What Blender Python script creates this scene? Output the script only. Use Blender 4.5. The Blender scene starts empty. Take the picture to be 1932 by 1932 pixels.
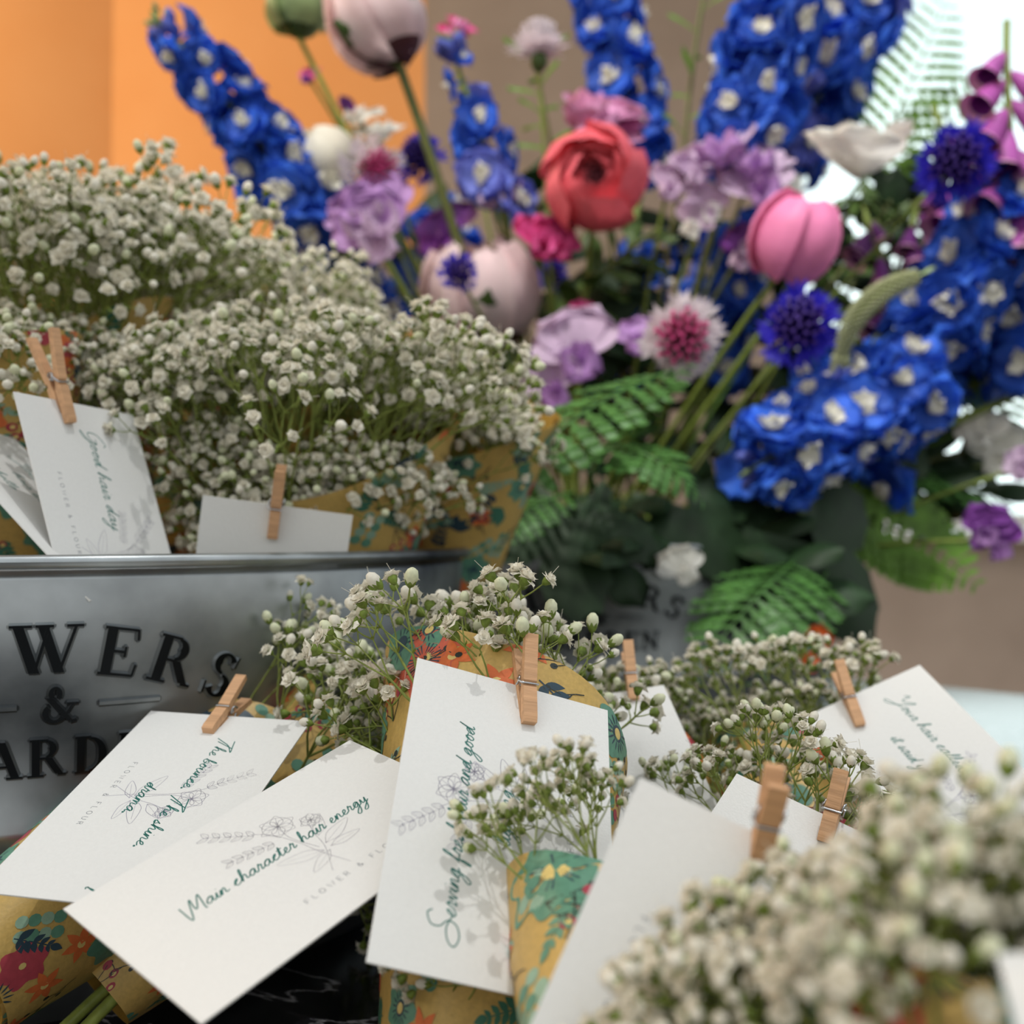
import bpy, math, random
from mathutils import Vector, Matrix, Euler
C = bpy.context.scene.collection
SC = bpy.context.scene
PI = math.pi
R_ = random.Random(7)

# ------------------------------------------------------------------ camera
CAM_H = .155
PITCH = math.radians(1.3)
cd = bpy.data.cameras.new('camera'); cam = bpy.data.objects.new('camera', cd); C.objects.link(cam)
cam.location = (0, 0, CAM_H); cam.rotation_euler = (PI/2 + PITCH, 0, 0)
cd.lens = 36; cd.sensor_width = 36; cd.clip_start = .01; cd.clip_end = 50
cd.dof.use_dof = True; cd.dof.focus_distance = .283; cd.dof.aperture_fstop = 9.4
SC.camera = cam
CM = Matrix.Translation((0, 0, CAM_H)) @ Euler((PI/2 + PITCH, 0, 0)).to_matrix().to_4x4()
def P(px, py, d):                                   # a point of the place seen at (px, py), d metres away
    return CM @ Vector(((px-966)/1932*d, (966-py)/1932*d, -d))
def CP(x, y, z): return CM @ Vector((x, y, z))

# ------------------------------------------------------------------ light
SC.view_settings.view_transform = 'Standard'; SC.view_settings.look = 'None'
SC.cycles.use_adaptive_sampling = True; SC.cycles.adaptive_threshold = .025; SC.cycles.max_bounces = 6; SC.cycles.diffuse_bounces = 3; SC.cycles.glossy_bounces = 3; SC.cycles.transparent_max_bounces = 6
SC.view_settings.exposure = 0.0; SC.view_settings.gamma = 1; SC.view_settings.use_curve_mapping = False
w = bpy.data.worlds.new('daylight'); SC.world = w; w.use_nodes = True
nt = w.node_tree; nt.nodes.clear()
def N(nt, typ, **kw):
    n = nt.nodes.new(typ)
    for k, v in kw.items(): setattr(n, k, v)
    return n
def math_node(nt, op, a, b=None, clamp=False):
    m = N(nt, 'ShaderNodeMath', operation=op, use_clamp=clamp)
    for i, s in enumerate((a, b)):
        if s is None: continue
        if isinstance(s, (int, float)): m.inputs[i].default_value = s
        else: nt.links.new(s, m.inputs[i])
    return m.outputs[0]
tc = N(nt, 'ShaderNodeTexCoord')
def dirdot(v):
    v = Vector(v).normalized()
    d = N(nt, 'ShaderNodeVectorMath', operation='DOT_PRODUCT'); nt.links.new(tc.outputs['Generated'], d.inputs[0]); d.inputs[1].default_value = v
    return d.outputs['Value']
win = math_node(nt, 'POWER', math_node(nt, 'MAXIMUM', dirdot((.75, 1, .18)), 0), 6)
up = math_node(nt, 'POWER', math_node(nt, 'MAXIMUM', dirdot((0, -.25, 1)), 0), 1.5)
warm = math_node(nt, 'POWER', math_node(nt, 'MAXIMUM', dirdot((-1, -.35, .25)), 0), 3)
noi = N(nt, 'ShaderNodeTexNoise'); nt.links.new(tc.outputs['Generated'], noi.inputs['Vector']); noi.inputs['Scale'].default_value = 3.1; noi.inputs['Detail'].default_value = 1
nr = N(nt, 'ShaderNodeMapRange'); nt.links.new(noi.outputs['Fac'], nr.inputs['Value'])
nr.inputs['From Min'].default_value = .38; nr.inputs['From Max'].default_value = .62; nr.inputs['To Min'].default_value = .12; nr.inputs['To Max'].default_value = .95
def scaled(col, fac):
    v = N(nt, 'ShaderNodeVectorMath', operation='SCALE'); v.inputs[0].default_value = col; nt.links.new(fac, v.inputs['Scale']); return v.outputs[0]
def vadd(a, b):
    v = N(nt, 'ShaderNodeVectorMath', operation='ADD'); nt.links.new(a, v.inputs[0]); nt.links.new(b, v.inputs[1]); return v.outputs[0]
tot = vadd(vadd(scaled((1.0, .98, .95), nr.outputs[0]), scaled((2.1, 2.45, 2.6), win)), vadd(scaled((.85, .93, 1.0), up), scaled((1.0, .85, .62), warm)))
bg = N(nt, 'ShaderNodeBackground'); nt.links.new(tot, bg.inputs['Color']); bg.inputs['Strength'].default_value = .8
wo = N(nt, 'ShaderNodeOutputWorld'); nt.links.new(bg.outputs[0], wo.inputs['Surface'])

SUN_DIR = Vector((.16, .0, .985)).normalized()     # towards the sun: nearly overhead, a little behind and right
sd = bpy.data.lights.new('sun', 'SUN'); sd.energy = .86; sd.angle = math.radians(.6); sd.color = (1, .985, .965)
so = bpy.data.objects.new('sun', sd); C.objects.link(so); so.location = (0, 0, 4); so.rotation_euler = SUN_DIR.to_track_quat('Z', 'Y').to_euler()
wl = bpy.data.lights.new('warm_wall_lamp', 'POINT'); wl.energy = 32; wl.color = (1, .78, .5); wl.shadow_soft_size = .15
wlo = bpy.data.objects.new('warm_wall_lamp', wl); C.objects.link(wlo); wlo.location = (-1.25, 1.2, 1.2)

sl_ = bpy.data.lights.new('arrangement_fill_spot', 'SPOT'); sl_.energy = 190; sl_.color = (1, .96, .9); sl_.spot_size = math.radians(30); sl_.spot_blend = .7; sl_.shadow_soft_size = .12  # added fill spot, aimed at the arrangement to brighten its flowers
slo = bpy.data.objects.new('arrangement_fill_spot', sl_); C.objects.link(slo); slo.location = (-.5, -.5, 2.1); slo.rotation_euler = (slo.location-Vector((.2, .85, .42))).to_track_quat('Z', 'Y').to_euler()

# ------------------------------------------------------------------ materials
def lin(h):
    h = h.lstrip('#'); r = []
    for i in (0, 2, 4):
        c = int(h[i:i+2], 16)/255; r.append(c/12.92 if c <= .04045 else ((c+.055)/1.055)**2.4)
    return r
def mat(name, col, rough=.6, var=.12, vscale=120, trans=0, metal=0, spec=.4, bump=0, bscale=400, stretch=(1, 1, 1), coat=0):
    m = bpy.data.materials.new(name); m.use_nodes = True; t = m.node_tree; b = t.nodes['Principled BSDF']
    c = lin(col)
    b.inputs['Roughness'].default_value = rough; b.inputs['Metallic'].default_value = metal; b.inputs['Specular IOR Level'].default_value = spec
    b.inputs['Coat Weight'].default_value = coat
    co = N(t, 'ShaderNodeTexCoord'); mp = N(t, 'ShaderNodeMapping'); mp.inputs['Scale'].default_value = stretch
    t.links.new(co.outputs['Object'], mp.inputs['Vector'])
    n = N(t, 'ShaderNodeTexNoise'); n.inputs['Scale'].default_value = vscale; n.inputs['Detail'].default_value = 3; t.links.new(mp.outputs[0], n.inputs['Vector'])
    r = N(t, 'ShaderNodeValToRGB'); t.links.new(n.outputs['Fac'], r.inputs['Fac'])
    r.color_ramp.elements[0].position = .3; r.color_ramp.elements[1].position = .7
    r.color_ramp.elements[0].color = [x*(1-var) for x in c]+[1]; r.color_ramp.elements[1].color = [min(1, x*(1+var)) for x in c]+[1]
    t.links.new(r.outputs[0], b.inputs['Base Color'])
    if bump:
        n2 = N(t, 'ShaderNodeTexNoise'); n2.inputs['Scale'].default_value = bscale; t.links.new(mp.outputs[0], n2.inputs['Vector'])
        bm = N(t, 'ShaderNodeBump'); bm.inputs['Strength'].default_value = bump; bm.inputs['Distance'].default_value = .001
        t.links.new(n2.outputs['Fac'], bm.inputs['Height']); t.links.new(bm.outputs[0], b.inputs['Normal'])
    if trans:
        tr = N(t, 'ShaderNodeBsdfTranslucent'); t.links.new(r.outputs[0], tr.inputs['Color'])
        mx = N(t, 'ShaderNodeMixShader'); mx.inputs[0].default_value = trans
        t.links.new(b.outputs[0], mx.inputs[1]); t.links.new(tr.outputs[0], mx.inputs[2]); t.links.new(mx.outputs[0], t.nodes['Material Output'].inputs['Surface'])
    return m
M = {}
M['bb_white'] = mat('white_blossom', '#f8f4e6', .7, .06, 900, trans=.3)
M['bb_bud'] = mat('cream_bud', '#e9eccb', .6, .08, 900, trans=.25)
M['bb_green'] = mat('blossom_stem_green', '#8f9c4e', .6, .22, 300, trans=.15)
M['bb_calyx'] = mat('calyx_green', '#7f9440', .55, .3, 700, trans=.2)
M['card'] = mat('white_card', '#e2e2df', .75, .015, 900, bump=.15, bscale=1800)
M['ink'] = mat('teal_ink', '#2c6f66', .6, .1)
M['ink_lilac'] = mat('lilac_line', '#a29eb4', .7, .05)
M['ink_grey'] = mat('grey_print', '#7c8086', .7, .05)
M['wood'] = mat('pale_peg_wood', '#cfa27a', .65, .16, 500, bump=.2, bscale=1500, stretch=(1, .12, 1))
M['steel'] = mat('spring_steel', '#b9bcc0', .25, .05, metal=1)
M['paper_out'] = mat('mustard_wrap', '#c9a860', .42, .1, 700, bump=.1, bscale=1200, trans=.06)
M['paper_in'] = mat('wrap_inside', '#b78f3c', .7, .1, 600, trans=.25)
for k, c in dict(coral='#c9614c', rose='#b24652', orange='#d8703c', teal='#5d8f78', navy='#2e4553', black='#2b3330', sage='#8faf98', pine='#3f7560', yel='#dcc47a', berry='#a8394a').items():
    M['pr_'+k] = mat('print_'+k, c, .45, .1, 500)
PR = ['paper_out', 'paper_in'] + ['pr_'+k for k in ('coral', 'rose', 'orange', 'teal', 'navy', 'black', 'sage', 'pine', 'yel', 'berry')]
PI_ = {k.replace('pr_', ''): i for i, k in enumerate(PR)}
M['stem'] = mat('stem_green', '#7d8f3e', .5, .2, 200, trans=.1)
M['stem_dark'] = mat('stem_dark', '#5b6230', .5, .2, 200)
M['cutstem'] = mat('cut_stem', '#9aa850', .4, .2, 300)
M['delph'] = mat('delphinium_blue', '#3a70fa', .6, .5, 30, trans=.4)
M['delph2'] = mat('delphinium_violet_blue', '#7c8ae8', .55, .3, 60, trans=.35)
M['bee'] = mat('cream_eye', '#f6f3e6', .7, .1, 200, trans=.2)
M['bud_blue'] = mat('blue_bud', '#5a68c0', .5, .3, 90, trans=.2)
M['bud_green'] = mat('green_bud', '#93a873', .5, .25, 90, trans=.2)
M['ran_red'] = mat('coral_red_petal', '#f0707c', .5, .14, 50, trans=.22)
M['ran_pink'] = mat('pink_petal', '#f890c0', .5, .12, 50, trans=.22)
M['ran_white'] = mat('cream_petal', '#eeeadb', .6, .05, 50, trans=.3)
M['ran_heart'] = mat('dark_heart', '#5a1426', .6, .3, 300)
M['peony'] = mat('pale_peony', '#f8dfe0', .6, .12, 40, trans=.4)
M['peony_shade'] = mat('maroon_sepal_shade', '#4a2a2a', .5, .25, 80)
M['lilac'] = mat('lilac_petal', '#c79bd6', .55, .18, 70, trans=.35)
M['lilac_pale'] = mat('pale_lilac_petal', '#dcc3de', .55, .12, 70, trans=.35)
M['lilac_pink'] = mat('lilac_pink_petal', '#e5a8d0', .55, .15, 60, trans=.35)
M['purple'] = mat('purple_petal', '#8b4aa6', .55, .25, 70, trans=.3)
M['hotpink'] = mat('hot_pink_petal', '#e0569a', .5, .2, 70, trans=.3)
M['corn'] = mat('cornflower_blue', '#3a30c8', .55, .3, 200, trans=.3)
M['corn_dk'] = mat('cornflower_heart', '#3a1f78', .6, .3, 200)
M['corn_white'] = mat('white_cornflower', '#ece3e8', .6, .08, 200, trans=.35)
M['corn_pink'] = mat('pink_heart', '#c2407c', .6, .2, 200, trans=.2)
M['fox'] = mat('foxglove_pink', '#b85cb0', .5, .25, 60, trans=.3)
M['fox_dk'] = mat('foxglove_purple', '#6f2a7c', .5, .3, 60, trans=.2)
M['fox_lip'] = mat('foxglove_lip', '#d7a3c4', .5, .15, 60, trans=.3)
M['white'] = mat('white_petal', '#fbfaf4', .6, .04, 60, trans=.5)
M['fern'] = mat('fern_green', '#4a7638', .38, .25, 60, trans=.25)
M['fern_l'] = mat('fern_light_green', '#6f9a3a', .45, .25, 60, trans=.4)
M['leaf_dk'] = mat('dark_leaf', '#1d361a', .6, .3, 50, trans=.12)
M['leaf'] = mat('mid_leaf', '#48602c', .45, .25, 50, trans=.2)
M['spike'] = mat('pale_green_spike', '#aeb48c', .7, .25, 400, trans=.1)
M['orange'] = mat('orange_petal', '#e8682c', .5, .15, 60, trans=.25)
M['soil'] = mat('dark_foam', '#26301f', .9, .3, 60)

def tub_mat():
    m = bpy.data.materials.new('galvanised_steel'); m.use_nodes = True; t = m.node_tree; b = t.nodes['Principled BSDF']
    b.inputs['Metallic'].default_value = .8
    co = N(t, 'ShaderNodeTexCoord')
    n = N(t, 'ShaderNodeTexNoise'); n.inputs['Scale'].default_value = 13; n.inputs['Detail'].default_value = 6; t.links.new(co.outputs['Object'], n.inputs['Vector'])
    v = N(t, 'ShaderNodeTexVoronoi'); v.inputs['Scale'].default_value = 75; t.links.new(co.outputs['Object'], v.inputs['Vector'])
    r = N(t, 'ShaderNodeValToRGB'); t.links.new(n.outputs['Fac'], r.inputs['Fac'])
    r.color_ramp.elements[0].position = .34; r.color_ramp.elements[1].position = .68
    r.color_ramp.elements[0].color = (*lin('#3a3f43'), 1); r.color_ramp.elements[1].color = (*lin('#b2b8ba'), 1)
    t.links.new(r.outputs[0], b.inputs['Base Color'])
    mr = N(t, 'ShaderNodeMapRange'); t.links.new(n.outputs['Fac'], mr.inputs['Value']); mr.inputs['To Min'].default_value = .5; mr.inputs['To Max'].default_value = .28
    t.links.new(mr.outputs[0], b.inputs['Roughness'])
    n2 = N(t, 'ShaderNodeTexNoise'); n2.inputs['Scale'].default_value = 14; n2.inputs['Detail'].default_value = 3; t.links.new(co.outputs['Object'], n2.inputs['Vector'])
    bp = N(t, 'ShaderNodeBump'); bp.inputs['Strength'].default_value = .35; bp.inputs['Distance'].default_value = .004
    t.links.new(n2.outputs['Fac'], bp.inputs['Height']); t.links.new(bp.outputs[0], b.inputs['Normal'])
    return m
M['tub'] = tub_mat()
M['letter'] = mat('black_letter', '#15191c', .3, .1, metal=.6)  # black puts the dark table's reflection into the raised letters' colour

def wall_mat(name, c1, c2, scale=6, bump=.3):
    m = mat(name, c1, .85, .05, scale); t = m.node_tree; b = t.nodes['Principled BSDF']
    r = [n for n in t.nodes if n.type == 'VALTORGB'][0]; r.color_ramp.elements[0].color = (*lin(c1), 1); r.color_ramp.elements[1].color = (*lin(c2), 1)
    return m
M['wall_orange'] = wall_mat('orange_plaster', '#eea766', '#f2ae6e')
M['wall_grey'] = wall_mat('grey_brown_plaster', '#9c8d80', '#a8998c')
M['sun_blocker'] = wall_mat('sun_blocker_paint', '#77716a', '#7f7a72')
M['frame'] = mat('window_frame', '#d9dcd9', .5)
def glass_mat():
    m = bpy.data.materials.new('window_glass'); m.use_nodes = True; t = m.node_tree; t.nodes.remove(t.nodes['Principled BSDF'])
    tr = N(t, 'ShaderNodeBsdfTransparent'); tr.inputs['Color'].default_value = (.96, .99, .97, 1); gl = N(t, 'ShaderNodeBsdfGlossy'); gl.inputs['Roughness'].default_value = .02
    fr = N(t, 'ShaderNodeFresnel'); fr.inputs['IOR'].default_value = 1.45; mx = N(t, 'ShaderNodeMixShader')
    t.links.new(fr.outputs[0], mx.inputs[0]); t.links.new(tr.outputs[0], mx.inputs[1]); t.links.new(gl.outputs[0], mx.inputs[2]); t.links.new(mx.outputs[0], t.nodes['Material Output'].inputs['Surface'])
    return m
M['glass'] = glass_mat()
def marble():
    m = bpy.data.materials.new('black_marble'); m.use_nodes = True; t = m.node_tree; b = t.nodes['Principled BSDF']
    co = N(t, 'ShaderNodeTexCoord'); n = N(t, 'ShaderNodeTexNoise'); n.inputs['Scale'].default_value = 9; n.inputs['Detail'].default_value = 9; n.inputs['Distortion'].default_value = 1.6
    t.links.new(co.outputs['Object'], n.inputs['Vector'])
    r = N(t, 'ShaderNodeValToRGB'); t.links.new(n.outputs['Fac'], r.inputs['Fac']); e = r.color_ramp.elements
    e[0].position = .47; e[0].color = (.004, .004, .005, 1); e[1].position = .53; e[1].color = (.004, .004, .005, 1)
    x = e.new(.5); x.color = (.42, .43, .46, 1); x = e.new(.492); x.color = (.02, .02, .025, 1); x = e.new(.508); x.color = (.02, .02, .025, 1)
    t.links.new(r.outputs[0], b.inputs['Base Color']); b.inputs['Roughness'].default_value = .12; b.inputs['Specular IOR Level'].default_value = .6
    return m
M['marble'] = marble()

# ------------------------------------------------------------------ mesh helpers
class MB:
    def __init__(s): s.v = []; s.f = []; s.m = []
    def poly(s, pts, mi=0):
        b = len(s.v); s.v += [tuple(p) for p in pts]; s.f.append(tuple(range(b, b+len(pts)))); s.m.append(mi)
    def grid(s, rows, mi=0, close=False):
        b = len(s.v); n = len(rows[0])
        for r in rows: s.v += [tuple(p) for p in r]
        for i in range(len(rows)-1):
            for j in range(n if close else n-1):
                k = (j+1) % n
                s.f.append((b+i*n+j, b+i*n+k, b+(i+1)*n+k, b+(i+1)*n+j)); s.m.append(mi)
    def tube(s, path, rad, n=6, mi=0, cap=True):
        path = [Vector(p) for p in path]; rows = []; L = len(path)
        x = None
        for i, p in enumerate(path):
            t = (path[min(i+1, L-1)]-path[max(i-1, 0)])
            if t.length < 1e-9: t = Vector((0, 0, 1))
            t.normalize()
            if x is None: x = t.orthogonal().normalized()
            x = (x - t*x.dot(t)); x = x.normalized() if x.length > 1e-6 else t.orthogonal().normalized()
            y = t.cross(x); r = rad[i] if isinstance(rad, (list, tuple)) else rad
            rows.append([p + (x*math.cos(a)+y*math.sin(a))*r for a in [2*PI*k/n for k in range(n)]])
        s.grid(rows, mi, True)
        if cap: s.poly(list(reversed(rows[0])), mi); s.poly(rows[-1], mi)
    def lathe(s, prof, n=12, T=None, mi=0):             # prof: (r, z) up the z axis
        T = T or Matrix.Identity(4)
        s.grid([[T @ Vector((r*math.cos(2*PI*k/n), r*math.sin(2*PI*k/n), z)) for k in range(n)] for r, z in prof], mi, True)
    def box(s, c, d, mi=0, T=None):
        T = T or Matrix.Identity(4); x, y, z = [k/2 for k in d]; c = Vector(c)
        q = [T @ (c+Vector((sx*x, sy*y, sz*z))) for sz in (-1, 1) for sx, sy in ((-1, -1), (1, -1), (1, 1), (-1, 1))]
        b = len(s.v); s.v += [tuple(p) for p in q]
        for f in ((3, 2, 1, 0), (4, 5, 6, 7), (0, 1, 5, 4), (1, 2, 6, 5), (2, 3, 7, 6), (3, 0, 4, 7)): s.f.append(tuple(b+i for i in f)); s.m.append(mi)
    def prism(s, poly, z0, z1, mi=0, T=None):
        T = T or Matrix.Identity(4); a = [T @ Vector((x, y, z0)) for x, y in poly]; b = [T @ Vector((x, y, z1)) for x, y in poly]
        s.poly(list(reversed(a)), mi); s.poly(b, mi); n = len(poly)
        for i in range(n): s.poly([a[i], a[(i+1) % n], b[(i+1) % n], b[i]], mi)
    def petal(s, T, L, W, curl=0, cup=0, ruf=0, nu=5, nv=4, mi=0, tip=.6, ph=0, base=.25, rf=3):
        rows = []
        for i in range(nu+1):
            t = i/nu; wd = W*(base + (1-base)*math.sin(min(1, t/.65)*PI/2)) if t < .65 else W*math.sqrt(max(0, 1-((t-.65)/.35)**2*(1-(1-tip)*.0))) * 1
            if t >= .65: wd = W*max(.0, (1-((t-.65)/.35)**2))**tip
            row = []
            for j in range(nv+1):
                u = -1+2*j/nv
                z = curl*t*t*L + cup*u*u*W*(.4+t) + ruf*W*math.sin(u*rf*1.7+ph)*t
                row.append(T @ Vector((t*L*(1-.12*u*u*t), u*wd, z)))
            rows.append(row)
        s.grid(rows, mi)
    def build(s, name, mats, parent=None, smooth=True, mw=None):
        me = bpy.data.meshes.new(name); me.from_pydata(s.v, [], s.f)
        for k in mats: me.materials.append(M[k])
        if len(mats) > 1: me.polygons.foreach_set('material_index', s.m)
        if smooth: me.polygons.foreach_set('use_smooth', [True]*len(s.f))
        me.update()
        return link(name, me, parent, mw)
def link(name, me, parent=None, mw=None):
    o = bpy.data.objects.new(name, me); C.objects.link(o)
    if parent is not None: o.parent = parent
    if mw is not None: o.matrix_local = mw
    return o
def tag(o, label=None, cat=None, group=None, kind=None):
    if label: o['label'] = label
    if cat: o['category'] = cat
    if group: o['group'] = group
    if kind: o['kind'] = kind
    return o
def thing(name, label, cat, loc, group=None, mw=None):
    o = bpy.data.objects.new(name, None); C.objects.link(o); o.empty_display_size = .01
    if mw is not None: o.matrix_local = mw
    else: o.location = loc
    return tag(o, label, cat, group)
def frame(z, xh=(0, 0, 1), loc=(0, 0, 0)):              # Z along z, X near xh
    z = Vector(z).normalized(); x = Vector(xh); x = x - z*x.dot(z)
    x = x.normalized() if x.length > 1e-6 else z.orthogonal().normalized(); y = z.cross(x)
    m = Matrix((x, y, z)).transposed().to_4x4(); m.translation = loc; return m
def xframe(x, zh=(0, 0, 1), loc=(0, 0, 0)):             # X along x, Z near zh
    x = Vector(x).normalized(); z = Vector(zh); z = z - x*x.dot(z)
    z = z.normalized() if z.length > 1e-6 else x.orthogonal().normalized(); y = z.cross(x)
    m = Matrix((x, y, z)).transposed().to_4x4(); m.translation = loc; return m
def bez(a, b, c, n=10): return [a*(1-t)**2+b*2*t*(1-t)+c*t*t for t in [i/n for i in range(n+1)]]
def S(k): return Matrix.Scale(k, 4)
def RZ(a): return Matrix.Rotation(a, 4, 'Z')
def RX(a): return Matrix.Rotation(a, 4, 'X')
def RY(a): return Matrix.Rotation(a, 4, 'Y')
def Tr(v): return Matrix.Translation(v)
def catmull(pts, k=5):
    if len(pts) < 3: return [Vector((*p, 0)) for p in pts]
    p = [Vector((*q, 0)) for q in pts]; p = [p[0]*2-p[1]]+p+[p[-1]*2-p[-2]]; o = []
    for i in range(1, len(p)-2):
        for j in range(k):
            t = j/k; a, b, c, d = p[i-1:i+3]
            o.append(.5*((2*b)+(c-a)*t+(2*a-5*b+4*c-d)*t*t+(3*b-a-3*c+d)*t**3))
    o.append(p[-2]); return o

# ------------------------------------------------------------------ the setting
YW = 2.25
def wall_panel(name, a, b, z0, z1, matk, th=.12, out=(0, 1, 0)):
    mb = MB(); a = Vector(a); b = Vector(b); o = Vector(out)*th
    q = [Vector((a.x, a.y, z0)), Vector((b.x, b.y, z0)), Vector((b.x, b.y, z1)), Vector((a.x, a.y, z1))]
    r = [p+o for p in q]
    mb.poly(q); mb.poly(list(reversed(r)))
    for i in range(4): mb.poly([q[i], r[i], r[(i+1) % 4], q[(i+1) % 4]])
    return mb, matk
def wx(px, y=YW): return (px-966)/1932*y
XC = wx(205); XG = wx(800); XW = wx(1490); ZS = .165; ZT = 2.2; XR = 3.2
m_, k = wall_panel('w', (XC, YW), (XG, YW), -.75, 2.6, 'wall_orange'); tag(m_.build('wall_back_orange', [k], None, False), kind='structure')
gw = MB()
for (x0, x1, z0, z1) in ((XG, XW, -.75, 2.6), (XW, XR, -.75, ZS), (XW, XR, ZT, 2.6)):
    gw.box(((x0+x1)/2, YW+.06, (z0+z1)/2), (x1-x0, .12, z1-z0))
tag(gw.build('wall_back_grey', ['wall_grey'], None, False), kind='structure')
m_, k = wall_panel('w', (-2.6, .55), (XC, YW), -.75, 2.6, 'wall_orange', out=(-.6, .8, 0)); tag(m_.build('wall_left', [k], None, False), kind='structure')
fl = MB(); fl.box((.2, .9, -.79), (6.4, 4.2, .08)); tag(fl.build('floor', ['wall_grey'], None, False), kind='structure')
ce = MB(); ce.prism([(-2.7, -.21), (3.2, 1.43), (3.2, YW+.12), (-2.7, YW+.12)], 2.6, 2.7); tag(ce.build('sun_blocker', ['sun_blocker'], None, False), kind='structure')  # unseen slab added to block the sun, front edge slanted to shape it
wn = MB()
for x in (XW+.02, 1.35, 2.3, XR-.02): wn.box((x, YW+.04, (ZS+ZT)/2), (.035, .05, ZT-ZS-.004))
for z in (ZS+.02, ZT-.02): wn.box(((XW+XR)/2, YW+.04, z), (XR-XW-.004, .05, .035))
wno = tag(wn.build('window_1', ['frame'], None, False), kind='structure')
g = MB(); g.box(((XW+XR)/2, YW+.04, (ZS+ZT)/2), (XR-XW-.05, .006, ZT-ZS-.05)); g.build('glass_pane', ['glass'], wno, False)
sl = MB(); sl.box(((XW+XR)/2, YW-.03, ZS-.012), (XR-XW+.02, .06, .022)); sl.build('window_sill', ['frame'], wno, False)

# table: thick black marble slab on a pedestal
tb = thing('marble_table', 'black marble table with white veins carrying both tubs and the wrapped bouquets', 'table', (0, .5, -.75))
mb = MB(); poly = [(-1.2, -.35), (1.15, -.35), (1.2, .33), (.0, 1.467), (-1.2, 1.467)]
mb.prism([(x, y-.5) for x, y in poly], .722, .75); o = mb.build('tabletop', ['marble'], tb, False)
bv = o.modifiers.new('b', 'BEVEL'); bv.width = .004; bv.segments = 2
for (x, y) in ((-.9, -.2), (.7, -.2), (-.9, 1.2), (.1, 1.0)):
    mb = MB(); mb.box((x, y-.5, .361), (.06, .06, .722)); mb.build('leg', ['letter'], tb, False)

# ------------------------------------------------------------------ tubs with raised lettering
def serif_letters():
    # strokes: (x0,y0,x1,y1,width) straight; ('arc', cx,cy,rx,ry,a0,a1,wthin,wthick) bowl; height 1
    s = .055; T = .2; t = .06
    def sf(x, y, w=.4): return (x-w/2, y, x+w/2, y, s)
    return {
     'F': (.78, [(.2, 0, .2, 1, T), sf(.2, .027), (.05, .97, .7, .97, s), (.2, .5, .5, .5, t), (.69, .98, .72, .74, .05), (.5, .6, .5, .4, .05)]),
     'L': (.8, [(.2, 0, .2, 1, T), sf(.2, .973), (.05, .027, .72, .027, s), (.7, .02, .74, .28, .05)]),
     'O': (1.02, [('arc', .5, .5, .42, .49, 0, 360, .06, .21)]),
     'W': (1.42, [(.16, .98, .46, .03, .19), (.46, .03, .72, .95, .06), (.62, .98, .92, .03, .19), (.92, .03, 1.24, .98, .06), (.0, .97, .42, .97, s), (.48, .97, .82, .97, s), (1.06, .97, 1.38, .97, s)]),
     'E': (.86, [(.2, 0, .2, 1, T), (.05, .97, .72, .97, s), (.05, .027, .74, .027, s), (.2, .5, .52, .5, t), (.71, .98, .74, .76, .05), (.73, .02, .77, .26, .05), (.52, .61, .52, .39, .05)]),
     'R': (1.0, [(.2, 0, .2, 1, T), sf(.2, .027), (.05, .97, .5, .97, s), ('arc', .45, .735, .26, .24, 90, -90, .06, .19), (.2, .49, .45, .49, t), (.5, .5, .78, .06, .19), (.74, .04, .95, .04, s)]),
     'S': (.74, [('arc', .36, .75, .26, .24, 30, 270, .06, .18), ('arc', .38, .27, .28, .26, 90, -150, .06, .2), (.62, .98, .6, .72, .045), (.08, .28, .1, .02, .045)]),
     'G': (1.02, [('arc', .5, .5, .42, .49, 50, 325, .06, .21), (.84, .05, .84, .44, .18), (.66, .44, .98, .44, s), (.8, .98, .8, .7, .045)]),
     'A': (.98, [(.14, .03, .46, .98, .06), (.46, .98, .8, .03, .2), (.24, .33, .64, .33, t), (.0, .027, .3, .027, s), (.58, .027, .98, .027, s)]),
     'D': (1.0, [(.2, 0, .2, 1, T), (.05, .97, .45, .97, s), (.05, .027, .45, .027, s), ('arc', .42, .5, .44, .47, 90, -90, .06, .21)]),
     'N': (1.06, [(.18, .03, .18, .97, .06), (.16, .97, .84, .03, .2), (.84, .03, .84, .97, .06), (.02, .97, .3, .97, s), (.04, .027, .33, .027, s), (.68, .97, 1.0, .97, s)]),
     '&': (1.0, [('arc', .42, .78, .17, .2, -40, 220, .07, .13), (.28, .68, .8, .05, .15), ('arc', .4, .27, .3, .27, 130, 330, .09, .15), (.62, .13, .86, .52, .06), (.7, .52, 1.0, .52, .055), (.8, .04, .95, .07, .08)]),
    }
LET = serif_letters()
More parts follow.
